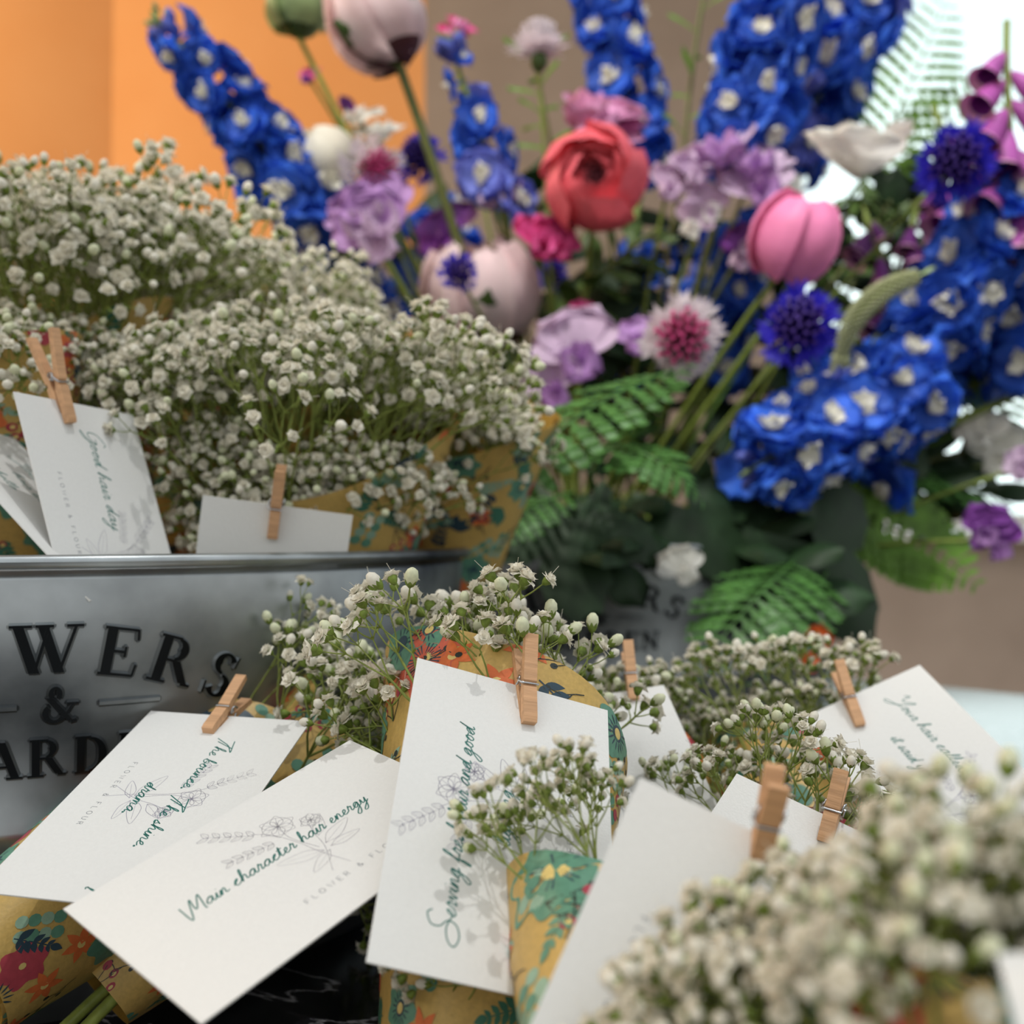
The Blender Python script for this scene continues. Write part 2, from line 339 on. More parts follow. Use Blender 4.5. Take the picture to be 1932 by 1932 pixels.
def tub(name, label, cx, cy, face, R=.203, H=.149, scale=1.0, name_base=''):
    Rb = R*.925
    root = thing('galvanised_tub', label, 'tub', (cx, cy, 0))
    rt = lambda z: Rb+(R-Rb)*z/H
    mb = MB(); n = 96
    prof = [(.001, .004), (Rb-.004, .004), (Rb-.004, .0), (Rb, .0), (rt(.02), .02), (rt(.058), .058), (rt(.061)+.0018, .061), (rt(.063)+.0018, .063), (rt(.066), .066), (rt(.1), .1), (R-.001, H-.008)]
    mb.lathe(prof + [(R-.0025, H-.004), (rt(.07)-.003, .07), (Rb-.006, .007), (.001, .0065)], n)
    mb.build('body', ['tub'], root)
    mb = MB(); ring = []
    for k in range(12):
        a = 2*PI*k/12; ring.append((R+.0004+.0024*math.cos(a), H-.0022+.0022*math.sin(a)))
    mb.lathe(ring+[ring[0]], n); mb.build('rim', ['tub'], root)
    for s in (-1, 1):                                    # side handles
        a = face+PI+s*PI/2 if False else face+s*PI/2
        c = Vector((math.cos(a), math.sin(a), 0)); t = Vector((-math.sin(a), math.cos(a), 0))
        pts = [c*(rt(.1)+.001)+t*x+c*y+Vector((0, 0, z)) for x, y, z in ((-.035, 0, .118), (-.035, .02, .112), (-.02, .028, .095), (0, .03, .09), (.02, .028, .095), (.035, .02, .112), (.035, 0, .118))]
        mb = MB(); mb.tube(pts, .003, 8); mb.build('handle', ['tub'], root)
    def surf(u, v, h):                                   # u metres round, v height, h out
        r = rt(v)+h; a = face + u/R
        return Vector((r*math.cos(a), r*math.sin(a), v))
    bev = .0007; up = .0014
    def put(mb, pts):                                    # closed 2D polygon strip: quads along a centre line list of (x,y,w,nx,ny)
        for (A, B) in zip(pts[:-1], pts[1:]):
            for q0, q1, m in (((-.5, up), (.5, up), 0), ((-.5, up), (-.5-9, 0), 1), ((.5, up), (.5+9, 0), 1)):
                def pt(a, q):
                    k, h = q
                    if abs(k) > 1: k2 = (abs(k)-9)*a[2]+bev; k2 = math.copysign(k2, k)
                    else: k2 = k*a[2]
                    return surf(a[0]+a[3]*k2, a[1]+a[4]*k2, h)
                mb.poly([pt(A, q0), pt(B, q0), pt(B, q1), pt(A, q1)], m)
        for a, b, sg in ((pts[0], pts[1], -1), (pts[-1], pts[-2], 1)):
            d = Vector((a[0]-b[0], a[1]-b[1])); d = d.normalized()*bev if d.length > 1e-9 else Vector((0, 0))
            q = [surf(a[0]+a[3]*.5*a[2]*s, a[1]+a[4]*.5*a[2]*s, up) for s in (-1, 1)]; r = [surf(a[0]+d.x+a[3]*.5*a[2]*s, a[1]+d.y+a[4]*.5*a[2]*s, 0) for s in (-1, 1)]
            mb.poly([q[0], q[1], r[1], r[0]], 1)
    def letter(ch, ox, oy, h, rot):
        mb = MB(); adv, st = LET[ch]; cr, sr = math.cos(rot), math.sin(rot)
        def tf(x, y):
            x = (x-adv/2)*h; y = y*h; return ox+x*cr-y*sr, oy+x*sr+y*cr
        for q in st:
            pts = []
            if q[0] == 'arc':
                _, ax, ay, rx, ry, a0, a1, w0, w1 = q; k = 18
                for i in range(k+1):
                    a = math.radians(a0+(a1-a0)*i/k); w_ = w0+(w1-w0)*abs(math.cos(a))**1.5
                    rxx, ryy = rx-w_/2, ry-w_/2
                    x, y = tf(ax+rxx*math.cos(a), ay+ryy*math.sin(a)); nx, ny = math.cos(a)/rx, math.sin(a)/ry; l = math.hypot(nx, ny)
                    nx, ny = nx/l, ny/l; pts.append((x, y, w_*h, nx*cr-ny*sr, nx*sr+ny*cr))
            else:
                x0, y0, x1, y1, w_ = q; d = Vector((x1-x0, y1-y0)).normalized(); nx, ny = -d.y, d.x
                if abs(d.x) > .05 and abs(d.y) > .3 and w_ > .1: nx, ny = 1, 0; w_ = w_*1.05
                for i in range(4):
                    t = i/3; x, y = tf(x0+(x1-x0)*t, y0+(y1-y0)*t); pts.append((x, y, w_*h, nx*cr-ny*sr, nx*sr+ny*cr))
            put(mb, pts)
        mb.build('raised_letter', ['letter', 'tub'], root, False)
    word = 'FLOWERS'; ws = [LET[c][0] for c in word]; h = .0155; sp = .165
    tot_ = (sum(ws)+sp*(len(ws)-1))*h; Ra = .125; x = -tot_/2; yc = .112
    for c, w_ in zip(word, ws):
        a = (x+w_*h/2)/Ra; letter(c, Ra*math.sin(a), yc-Ra*(1-math.cos(a)), h, -a); x += (w_+sp)*h
    letter('&', .0033, .0965, .0118, 0)
    for sg in (-1, 1):
        mb = MB(); x0, x1 = sg*.012+.0033, sg*.031+.0033
        if x0 > x1: x0, x1 = x1, x0
        put(mb, [(x0+(x1-x0)*i/3, .1018, .0011, 0, 1) for i in range(4)]); mb.build('raised_dash', ['tub', 'tub'], root, False)
    word = 'GARDEN'; ws = [LET[c][0] for c in word]; h = .0118; tot_ = (sum(ws)+.12*(len(ws)-1))*h; x = -tot_/2+.0065
    for c, w_ in zip(word, ws): letter(c, x+w_*h/2, .0800, h, 0); x += (w_+.12)*h
    mb = MB(); mb.lathe([(.001, .07), (rt(.07)-.006, .07), (rt(.07)-.006, .064), (.001, .064)], 40); mb.build('flower_foam', ['soil'], root, False)
    return root
T1 = Vector((-.226, .500, 0)); T2 = Vector((.0694, .870, 0))
def facing(c): return math.atan2(-c.y, -c.x)
tub('t', 'near galvanised steel tub lettered FLOWERS and GARDEN, holding white wrapped bouquets', T1.x, T1.y, facing(T1))
tub('t', 'farther galvanised steel tub behind, holding the tall blue and pink flower arrangement', T2.x, T2.y, facing(T2))

# ------------------------------------------------------------------ baby's breath sprays
def blossom(gm, wm, p, d, rnd, k=1.0, hi=True):
    d = d.normalized(); T = frame(d, (rnd.random()-.5, rnd.random()-.5, .1), p) @ S(k)
    typ = rnd.random()
    gm.lathe([(.0003, -.0002), (.0009, .0004), (.00135, .0014), (.0014, .0022)], 6, T, 1)
    for j in range(5):
        gm.petal(T @ Tr((0, 0, .0006)) @ RZ(j*1.257) @ RY(-1.2), .0026, .0006, .1, 0, 0, 2, 2, 1)
    if typ < .3:
        wm.lathe([(.0011, .0012), (.0016, .0025), (.0014, .0038), (.0006, .0047), (.0001, .0048)], 7, T, 1 if typ < .12 else 0); return
    for ring, (n, el, L) in enumerate(((5, .25, .0031), (5, .75, .003), (5, 1.15, .0027))):
        for j in range(n):
            a = 2*PI*j/n + ring*.6 + rnd.uniform(-.25, .25)
            wm.petal(T @ Tr((0, 0, .0019)) @ RZ(a) @ RY(-el+rnd.uniform(-.2, .2)), L*rnd.uniform(.85, 1.1), .00125, -.25, .25, .28, 3, 2, 0, tip=.35, ph=rnd.random()*6, rf=2)
    if rnd.random() < .35:
        q = T @ Vector((0, 0, .002)); e = T @ Vector((rnd.uniform(-.003, .003), rnd.uniform(-.003, .003), .0065)); wm.tube([q, (q+e)/2+Vector((.0004, 0, 0)), e], .00008, 3, 0, False)
def make_spray(seed, H=1.0, dens=(4, 3, 3), levels=(.026, .018, .012, .008), spread=.62, bs=1.2):
    rnd = random.Random(seed); gm = MB(); wm = MB()
    def br(p, d, lv):
        L = levels[lv]*rnd.uniform(.75, 1.2)*H
        bend = Vector((rnd.uniform(-.2, .2), rnd.uniform(-.2, .2), .12))
        p2 = p+d*L*.5; d2 = (d+bend).normalized(); p3 = p2+d2*L*.5
        r = (.00075, .0005, .00036, .00027, .00022)[lv]
        gm.tube([p, p2, p3], [r, r*.9, r*.75], 5 if lv < 2 else 4, 0, False)
        if lv == len(levels)-1: blossom(gm, wm, p3, d2, rnd, rnd.uniform(.8, 1.15)*bs); return
        n = dens[lv]
        if lv: gm.petal(frame(d2, (rnd.random()-.5, rnd.random()-.5, 0), p3) @ RY(-.5), .003, .0006, 0, 0, 0, 2, 2, 1)
        a0 = rnd.random()*6
        for i in range(n):
            a = a0+2*PI*i/n+rnd.uniform(-.3, .3); s = spread*rnd.uniform(.6, 1.25)*(1.0 if lv else .9)
            if i == 0 and lv < 2: s *= .25
            if lv >= len(levels)-2: s *= rnd.uniform(.9, 1.4)
            x = d2.orthogonal().normalized(); y = d2.cross(x)
            dd = (d2*math.cos(s)+(x*math.cos(a)+y*math.sin(a))*math.sin(s)).normalized()
            br(p3, dd, lv+1)
    br(Vector((0, 0, 0)), Vector((0, 0, 1)), 0)
    a = MB.build(gm, 'flower_spray', ['bb_green', 'bb_calyx']); b = MB.build(wm, 'blossoms', ['bb_white', 'bb_bud'])
    ma, mb_ = a.data, b.data; bpy.data.objects.remove(a); bpy.data.objects.remove(b)
    return ma, mb_
SPR = [make_spray(100+i) for i in range(5)]
SPL = [make_spray(200+i, 1.0, (3, 3, 3, 2), (.036, .027, .02, .012, .007), .52, 1.05) for i in range(5)]
def put_spray(root, mw, i, long=False):
    q = (SPL if long else SPR)[i % 5]; a = link('flower_spray', q[0], root, mw); link('blossoms', q[1], a)

# ------------------------------------------------------------------ printed wrapping paper
def motifs(rnd, W, L):
    out = []                                            # (polygon points (u,v), colour)
    def leaf(x, y, a, l, w_, c):
        n = 6; pts = []
        for i in range(n+1): t = i/n; pts.append((t*l, w_*math.sin(PI*t**.8)))
        for i in range(n-1, 0, -1): t = i/n; pts.append((t*l, -w_*math.sin(PI*t**.8)))
        ca, sa = math.cos(a), math.sin(a); out.append(([(x+p*ca-q*sa, y+p*sa+q*ca) for p, q in pts], c, 'leaf'))
    def disc(x, y, r, c, n=10, sc=0, k=5, ph=0):
        out.append(([(x+r*(1+sc*math.cos(k*(2*PI*i/n)+ph))*math.cos(2*PI*i/n), y+r*(1+sc*math.cos(k*(2*PI*i/n)+ph))*math.sin(2*PI*i/n)) for i in range(n)], c, 'disc'))
    def line(x, y, a, l, w_, c, bend=0):
        px_, py_ = x, y; k = 5
        for i in range(k):
            a2 = a+bend*i/k; nx, ny = px_+l/k*math.cos(a2), py_+l/k*math.sin(a2); ox, oy = -math.sin(a2)*w_, math.cos(a2)*w_
            out.append(([(px_-ox, py_-oy), (nx-ox, ny-oy), (nx+ox, ny+oy), (px_+ox, py_+oy)], c, 'q')); px_, py_ = nx, ny
        return px_, py_
    pts = []
    step = .0125; v = -step
    row = 0
    while v < L+step:
        u = -step + (row % 2)*step/2
        while u < W+step:
            pts.append((u+rnd.uniform(-.003, .003), v+rnd.uniform(-.003, .003))); u += step
        v += step*.9; row += 1
    for (x, y) in pts:
        t = rnd.random(); a = rnd.random()*6.28
        if t < .15:
            c = rnd.choice(('coral', 'rose', 'orange')); r = rnd.uniform(.0045, .0072)
            disc(x, y, r, c, 40, .14, rnd.choice((5, 6)), a); disc(x, y, r*.45, rnd.choice(('berry', 'rose')), 24, .2, 9); disc(x, y, r*.16, 'yel', 8)
        elif t < .25:
            r = rnd.uniform(.006, .009); disc(x, y, r, 'teal', 60, .12, 7, a)
            for i in range(16): b = i*2*PI/16; leaf(x+r*.3*math.cos(b), y+r*.3*math.sin(b), b, r*.38, r*.035, 'navy')
            disc(x, y, r*.3, 'navy', 12); disc(x, y, r*.2, 'yel', 12)
        elif t < .42:
            c = rnd.choice(('teal', 'pine', 'navy', 'sage', 'pine')); l = rnd.uniform(.011, .016)
            for i in range(5):
                q = l*(i+.6)/5; k = 1-.12*i
                for s in (-1, 1): leaf(x+q*math.cos(a), y+q*math.sin(a), a+s*.85, .0048*k, .0012*k, c)
            leaf(x+l*math.cos(a), y+l*math.sin(a), a, .004, .0011, c); line(x, y, a, l, .00018, c)
        elif t < .55:
            line(x, y, a, .012, .00016, 'black', .5)
            for i in range(4):
                s = (-1)**i; bx, by = x+.003*(i+1)*math.cos(a+.06*i), y+.003*(i+1)*math.sin(a+.06*i)
                ex, ey = line(bx, by, a+s*.8, .0035, .00014, 'black', -s*.4); disc(ex, ey, .0009, 'black', 8)
        elif t < .66:
            c = rnd.choice(('navy', 'pine', 'navy'))
            for k in (-.9, -.35, .25, .8): leaf(x, y, a+k, .0082, .0021, c)
        elif t < .76:
            for i in range(3):
                ex, ey = line(x, y, a+(i-1)*.6, .008, .00016, 'black', .3); disc(ex, ey, .0016, 'berry', 12); disc(ex+.0002, ey, .0008, 'yel', 8)
        elif t < .86:
            for i in range(6): b = a+i*1.047; leaf(x, y, b, .0058, .0013, 'orange')
            disc(x, y, .0012, 'yel', 8)
        else:
            for i in range(4):
                q = .0035*i
                for s in (-1, 1): disc(x+q*math.cos(a)-s*.0022*math.sin(a), y+q*math.sin(a)+s*.0022*math.cos(a), .0019, 'sage' if i % 2 else 'teal', 10)
    return out
def feature(x, y, r, c='teal'):                                   # one big teal flower with a navy ring
    o = [([(x+r*(1+.16*math.cos(7*t))*math.cos(t), y+r*(1+.16*math.cos(7*t))*math.sin(t)) for t in [2*PI*i/70 for i in range(70)]], c, 'disc')]
    for i in range(26):
        b = i*2*PI/26; q = .045; o.append(([(x+r*.2*math.cos(b-q), y+r*.2*math.sin(b-q)), (x+r*.5*math.cos(b-q), y+r*.5*math.sin(b-q)), (x+r*.5*math.cos(b+q), y+r*.5*math.sin(b+q)), (x+r*.2*math.cos(b+q), y+r*.2*math.sin(b+q))], 'navy', 'q'))
    o.append(([(x+r*.24*math.cos(t), y+r*.24*math.sin(t)) for t in [2*PI*i/20 for i in range(20)]], 'yel', 'disc'))
    return o
def paper_mesh(seed, r0, r1, L, slant, phi, over=.9, curl=.0, flare=.0, feat=None):
    rnd = random.Random(seed); mb = MB(); A = 2*PI+over; nu, nv = 56, 16
    def top(a): return L*(1+slant*math.cos(a-phi)+.015*math.sin(3*a+seed))
    def pt(a, v, h=0):
        t = v/L; r = r0+(r1-r0)*t+flare*max(0, t-.7)**2*L+.00035*a+.0004*math.sin(5*a+8*t)+h
        return Vector((r*math.cos(a), r*math.sin(a), v))
    o = [[pt(A*i/nu, top(A*i/nu)*j/nv) for i in range(nu+1)] for j in range(nv+1)]
    q = [[pt(A*i/nu, top(A*i/nu)*j/nv, -.00015) for i in range(nu+1)] for j in range(nv+1)]
    mb.grid(o, 0); mb.grid([list(reversed(r)) for r in q], 1)
    mb.grid([o[-1], q[-1]], 0)
    rm = (r0+r1)/2; W = A*rm; z = 0
    MO = motifs(rnd, W, L*(1+slant))
    for ft in ([] if not feat else feat if isinstance(feat, list) else [feat]): MO += feature(ft[0]*rm, ft[1]*L, *ft[2:])
    for pts, c, kind in MO:
        z = (z+1) % 4; h = .00007+.00003*z if kind != 'disc' else .00006+.00003*z
        cx = sum(p[0] for p in pts)/len(pts); cy = sum(p[1] for p in pts)/len(pts); a = cx/rm
        if not (0 < a < A) or cy < 0 or cy > top(a): continue
        ok = [(min(max(u/rm, 0), A), min(max(v, 0), top(min(max(u/rm, 0), A)))) for u, v in pts]
        big = max(abs(p[0]-cx) for p in pts) > .0025
        mi = PI_[c]
        if big:
            n = len(ok); cc = (a, cy); mid = [((p[0]+cc[0])/2, (p[1]+cc[1])/2) for p in ok]
            P0 = [pt(x, y, h) for x, y in ok]; P1 = [pt(x, y, h) for x, y in mid]; c0 = pt(*cc, h)
            for i in range(n):
                j = (i+1) % n; mb.poly([P0[i], P0[j], P1[j], P1[i]], mi); mb.poly([P1[i], P1[j], c0], mi)
        else: mb.poly([pt(x, y, h) for x, y in ok], mi)
    ob = mb.build('paper_wrap', PR); me = ob.data; bpy.data.objects.remove(ob); return me
def bouquet(label, tip, op, r0, r1, n, slant=.12, phi=0, seed=1, sc=1.0, spread=1.0, group=None, lift=0, stems=0, up=None, over=.9, roll=0, depth=.035, bias=(0, 0, 0), long=False, feat=None, low=0):
    rnd = random.Random(seed); ax = op-tip; L = ax.length
    mw = frame(ax, (1, 0, 0), tip) @ RZ(roll)
    root = thing('wrapped_bouquet', label, 'bouquet', None, group, mw)
    link('paper_wrap', paper_mesh(seed, r0, r1, L, slant, phi, over, feat=feat), root)
    inv = mw.to_3x3().inverted(); bi = inv @ Vector(bias)
    for i in range(n):
        q = math.sqrt((i+.5)/n)*.96; a = i*2.39996+seed
        lat = Vector((math.cos(a), math.sin(a), 0))
        base = Vector((0, 0, L-depth+lift+rnd.uniform(-.008, .008)*1)) + lat*q*r1*.62
        tilt = q*.95*spread + rnd.uniform(-.08, .08)
        d = Vector((0, 0, 1))*math.cos(tilt)+lat*math.sin(tilt)+bi
        put_spray(root, frame(d, (rnd.uniform(-1, 1), rnd.uniform(-1, 1), 0), base) @ S(sc*rnd.uniform(.9, 1.12)), rnd.randrange(5), long)
    for i in range(low):                                # short outer sprays leaning over the front of the rim
        a = -PI/2+(i+.5)/low*2.6-1.3+rnd.uniform(-.1, .1)-roll; lat = Vector((math.cos(a), math.sin(a), 0)); tilt = rnd.uniform(.35, .8)
        put_spray(root, frame(Vector((0, 0, 1))*math.cos(tilt)+lat*math.sin(tilt), (rnd.uniform(-1, 1), rnd.uniform(-1, 1), 0), Vector((0, 0, L-depth+rnd.uniform(-.01, .012)))+lat*r1*rnd.uniform(.25, .6)) @ S(.85), rnd.randrange(5))
    if stems:
        for i in range(stems):
            mb = MB(); a = i*2.1+seed; l = Vector((math.cos(a), math.sin(a), 0))*r0*.5
            mb.tube([l+Vector((0, 0, L*.7)), l+Vector((0, 0, .0)), l*1.2+Vector((0, 0, -.016-.004*i))], .0019, 8); mb.build('cut_stem', ['cutstem'], root)
    mb = MB()
    for i in range(6):
        a = i*1.05; mb.tube([Vector((r0*.4*math.cos(a), r0*.4*math.sin(a), .004)), Vector((r1*.5*math.cos(a), r1*.5*math.sin(a), L-depth+.004))], .0013, 5)
    mb.build('stems', ['stem'], root)
    return root

# ------------------------------------------------------------------ writing
HW = {
 'a': (1.15, [[(.0, .15), (.25, .75), (.75, 1), (.4, .95), (.1, .45), (.25, 0), (.6, .2), (.85, .95), (.8, .3), (.95, 0), (1.2, .2)]]),
 'b': (1.0, [[(0, .2), (.35, 1.5), (.35, 2.2), (.2, 1.8), (.15, .4), (.3, 0), (.7, .15), (.8, .7), (.5, .95), (.35, .6), (1.05, .4)]]),
 'c': (.9, [[(.0, .2), (.6, .9), (.45, 1), (.12, .5), (.3, 0), (.6, .05), (.95, .3)]]),
 'd': (1.15, [[(0, .15), (.7, .9), (.4, .95), (.1, .45), (.25, 0), (.6, .3), (1.0, 2.0), (.8, .6), (.9, 0), (1.2, .2)]]),
 'e': (.85, [[(0, .2), (.5, .6), (.5, 1), (.2, .75), (.15, .2), (.4, 0), (.9, .3)]]),
 'f': (.85, [[(0, .2), (.5, 1.4), (.6, 2.2), (.35, 1.8), (.25, 0), (.15, -1.0), (.3, -1.1), (.4, -.2), (.3, .2), (.9, .3)]]),
 'g': (1.1, [[(0, .15), (.7, .95), (.35, .95), (.1, .45), (.3, 0), (.65, .4), (.8, .95), (.6, -.6), (.2, -1.3), (-.1, -1.0), (.5, -.2), (1.15, .25)]]),
 'h': (1.1, [[(0, .2), (.4, 1.4), (.45, 2.2), (.25, 1.8), (.15, 0), (.3, .6), (.6, 1), (.75, .7), (.75, .15), (1.15, .2)]]),
 'i': (.55, [[(0, .2), (.25, .95), (.2, .2), (.35, 0), (.6, .2)], [(.38, 1.45), (.42, 1.52)]]),
 'l': (.6, [[(0, .2), (.4, 1.4), (.4, 2.2), (.2, 1.6), (.15, .2), (.35, 0), (.65, .2)]]),
 'm': (1.55, [[(0, .2), (.2, .95), (.15, 0), (.4, .9), (.6, .8), (.6, 0), (.85, .9), (1.1, .8), (1.1, .1), (1.6, .2)]]),
 'n': (1.1, [[(0, .2), (.2, .95), (.15, 0), (.45, .9), (.7, .85), (.72, .1), (1.15, .2)]]),
 'o': (.95, [[(.05, .3), (.5, 1), (.2, .8), (.15, .2), (.45, 0), (.7, .4), (.55, .95), (.6, .8), (1.0, .75)]]),
 'r': (.85, [[(0, .2), (.3, 1.15), (.35, .85), (.6, .9), (.45, .2), (.55, 0), (.9, .25)]]),
 's': (.8, [[(0, .2), (.45, 1.05), (.35, .75), (.6, .3), (.35, 0), (.1, .1), (.85, .25)]]),
 't': (.7, [[(0, .2), (.4, 1.8), (.25, .3), (.4, 0), (.75, .25)], [(.0, 1.25), (.7, 1.4)]]),
 'u': (1.1, [[(0, .3), (.2, .95), (.15, .2), (.4, 0), (.75, .5), (.85, .95), (.8, .2), (1.15, .2)]]),
 'v': (.95, [[(0, .4), (.2, .95), (.4, 0), (.7, .9), (.95, .8)]]),
 'w': (1.4, [[(0, .4), (.2, .95), (.35, 0), (.7, .8), (.85, 0), (1.15, .9), (1.4, .8)]]),
 'y': (1.05, [[(0, .3), (.2, .95), (.25, .1), (.6, .3), (.85, .95), (.5, -.8), (.1, -1.3), (-.1, -1), (1.1, .3)]]),
 'T': (2.2, [[(.3, 2.3), (1.4, 2.6), (2.6, 2.9), (1.5, 1.9), (.9, .3), (.6, -.6)], [(1.8, 2.7), (1.5, 1.2), (1.2, -.2)]]),
 'M': (2.6, [[(-.2, 2.0), (.3, -.4), (.6, -.6), (1.0, 1.9), (1.2, 2.3), (1.25, .9), (1.5, .5), (2.2, 2.5), (2.3, .0), (2.5, -.3)]]),
 'S': (2.4, [[(2.2, 2.6), (1.6, 3.1), (.7, 2.6), (.9, 1.6), (1.8, .8), (1.7, -.2), (.6, -.6), (-.5, -.1), (-.2, .6), (1.0, .9), (2.4, .4)]]),
 'G': (2.0, [[(1.7, 2.4), (1.2, 2.8), (.3, 1.6), (.5, .1), (1.3, .2), (1.7, 1.2), (1.1, 1.1), (1.8, 1.1), (1.4, -.8), (.6, -1.2), (2.0, .2)]]),
 'Y': (2.0, [[(-.2, 2.2), (.2, 2.9), (.5, 1.5), (1.0, 1.4), (1.8, 2.8), (1.3, .2), (.3, -1.3), (-.2, -.9), (1.9, .3)]]),
 'H': (2.0, [[(.2, 2.6), (.4, 1.2), (.2, -.2)], [(.1, 1.1), (1.0, 1.4), (1.8, 1.3)], [(1.6, 2.7), (1.5, 1.2), (1.6, 0), (2.0, .2)]]),
 '.': (.6, [[(.1, .0), (.22, .12), (.3, .0), (.18, -.08), (.1, .0)]]), ' ': (.7, []),
}
SANS = {'F': [[(0, 0), (0, 1), (.55, 1)], [(0, .5), (.45, .5)]], 'L': [[(0, 1), (0, 0), (.5, 0)]], 'W': [[(0, 1), (.25, 0), (.5, .9), (.75, 0), (1, 1)]],
 'O': [[(.4+.4*math.cos(a*PI/8), .5+.5*math.sin(a*PI/8)) for a in range(17)]], 'E': [[(.55, 1), (0, 1), (0, 0), (.55, 0)], [(0, .5), (.45, .5)]],
 'R': [[(0, 0), (0, 1), (.4, 1), (.58, .75), (.4, .5), (0, .5)], [(.3, .5), (.6, 0)]], 'U': [[(0, 1), (0, .3), (.15, .03), (.5, .03), (.65, .3), (.65, 1)]],
 '&': [[(.75, 0), (.15, .75), (.3, 1), (.48, .8), (.05, .35), (.2, 0), (.5, .05), (.7, .45)]], ' ': []}
def ribbon(mb, pts, wd, z, mi=0):
    n = len(pts)
    L = []; Rr = []
    for i, p in enumerate(pts):
        t = pts[min(i+1, n-1)]-pts[max(i-1, 0)]; t = t.normalized() if t.length > 0 else Vector((1, 0, 0))
        k = Vector((-t.y, t.x, 0))*wd/2; L.append((p.x+k.x, p.y+k.y, z)); Rr.append((p.x-k.x, p.y-k.y, z))
    mb.grid([L, Rr], mi)
def write(mb, text, x, y, h, wd=.00034, z=.00021, slant=.25, stretch=1.0):
    for c in text:
        adv, st = HW[c]
        for s in st: ribbon(mb, [Vector((x+(p.x+slant*p.y)*h*stretch, y+p.y*h, 0)) for p in catmull(s)], wd, z)
        x += adv*h*stretch
    return x
def width(text, h, stretch=1.0): return sum(HW[c][0] for c in text)*h*stretch
def sans(mb, text, cx, y, h, wd=.00018, z=.00021, sp=.75):
    W_ = {'W': 1, 'O': .8, 'F': .55, 'L': .5, 'E': .55, 'R': .6, 'U': .65, '&': .75, ' ': .3}
    tot = sum(W_[c]+sp for c in text)-sp; x = cx-tot*h/2
    for c in text:
        for s in SANS[c]: ribbon(mb, [Vector((x+a*h, y+b*h, 0)) for a, b in s], wd, z)
        x += (W_[c]+sp)*h
def drawing(mb, cx, cy, k=1.0):
    def st(pts, wd=.00016): ribbon(mb, [Vector((cx+p.x*k, cy+p.y*k, 0)) for p in catmull([(a/1000, b/1000) for a, b in pts])], wd, .0002)
    st([(2, -17), (0, -8), (-1, 0), (-3, 8), (-6, 13)]); st([(-3, -16), (2, -7), (4, 0), (7, 7)]); st([(1, -6), (-1, 4), (1, 12)])
    def lf(x, y, a, l, w_):
        a = math.radians(a); c, s = math.cos(a), math.sin(a)
        f = lambda u, v: (x+u*c-v*s, y+u*s+v*c)
        st([f(0, 0), f(l*.4, w_), f(l, 0), f(l*.4, -w_), f(0, 0)]); st([f(0, 0), f(l*.8, 0)], .0001)
    for q in ((1, -8, 155, 12, 2), (2, -9, 205, 9, 1.6), (3, -6, 20, 11, 2), (4, -2, 50, 9, 1.6), (3, -8, -5, 9, 1.5)): lf(*q)
    st([(-6, 12), (-10, 17), (-14, 22)], .0001); st([(-5, 5), (-11, 6.5), (-17, 8)], .0001)
    for i in range(5):
        for s in (-1, 1): lf(-6-i*1.9, 12+i*2.3, 130+s*38, 3.2, .75)
        for s in (-1, 1): lf(-5-i*2.6, 5+i*.7, 167+s*38, 2.9, .7)
    for (x, y, r) in ((0, 10, 5), (7, 5, 3.2)):
        for i in range(6):
            a = i*60; lf(x, y, a, r, r*.35)
        st([(x+r*.8*math.cos(t*PI/5), y+r*.8*math.sin(t*PI/5)) for t in range(11)])
CW, CH = .085, .055
def card(label, TL, TR, BL, draw, group=None):
    ex = (TR-TL).normalized(); ey = TL-BL; ey = (ey-ex*ey.dot(ex)).normalized(); ez = ex.cross(ey)
    c = TL+ex*CW/2-ey*CH/2
    mw = Matrix((ex, ey, ez)).transposed().to_4x4(); mw.translation = c
    root = thing('message_card', label, 'card', None, group, mw)
    mb = MB(); nx = 8; rows = []
    mb.box((0, 0, 0), (CW, CH, .0004)); mb.build('card_stock', ['card'], root, False)
    a, b, g_ = MB(), MB(), MB(); draw(a, b, g_)
    if b.f: b.build('flower_drawing', ['ink_lilac'], root, False)
    if g_.f: g_.build('printed_name', ['ink_grey'], root, False)
    if a.f: a.build('handwriting', ['ink'], root, False)
    return root, mw
def peg(label, pos, axis, normal, L=.025, gap=.0016):
    """jaw tip at pos, axis runs from the jaws to the handles, normal points off the card front"""
    mw = xframe(axis, normal, pos); root = thing('clothespin', label, 'clothespin', None, None, mw)
    wdt = .0038
    for s in (1, -1):
        prof = [(0, .0002), (0, .0023), (.0015, .0027), (L*.40, .0031), (L*.42, .0024), (L*.45, .0024), (L*.47, .0031), (L*.7, .0036), (L, .0042), (L, .0024), (L*.62, .0012), (L*.5, .0006), (L*.42, .0009), (L*.36, .0002)]
        mb = MB(); a = [Vector((x, -wdt/2, s*(z+(0 if x < L*.4 else (x-L*.4)*.1)))) for x, z in prof]; b = [p+Vector((0, wdt, 0)) for p in a]
        if s < 0: a, b = b, a
        mb.poly(list(reversed(a))[::-1] if s > 0 else a); mb.poly(list(reversed(b)))
        for i in range(len(a)): j = (i+1) % len(a); mb.poly([a[j], a[i], b[i], b[j]])
        o = mb.build('wooden_half', ['wood'], root, False); v = o.modifiers.new('b', 'BEVEL'); v.width = .00018; v.segments = 2
    mb = MB(); pts = []
    for i in range(40):
        a = i/39*2*PI*3.5; pts.append((L*.52+.0013*math.cos(a), -.0028+.0056*i/39, .0013*math.sin(a)))
    mb.tube(pts, .00032, 5)
    for s in (1, -1):
        mb.tube([(L*.52, s*.0028, s*.001), (L*.44, s*.0026, s*.0030), (L*.435, s*.0018, s*.0031), (L*.435, -s*.0024, s*.0031)], .00032, 5)
    mb.build('spring', ['steel'], root)
    return root

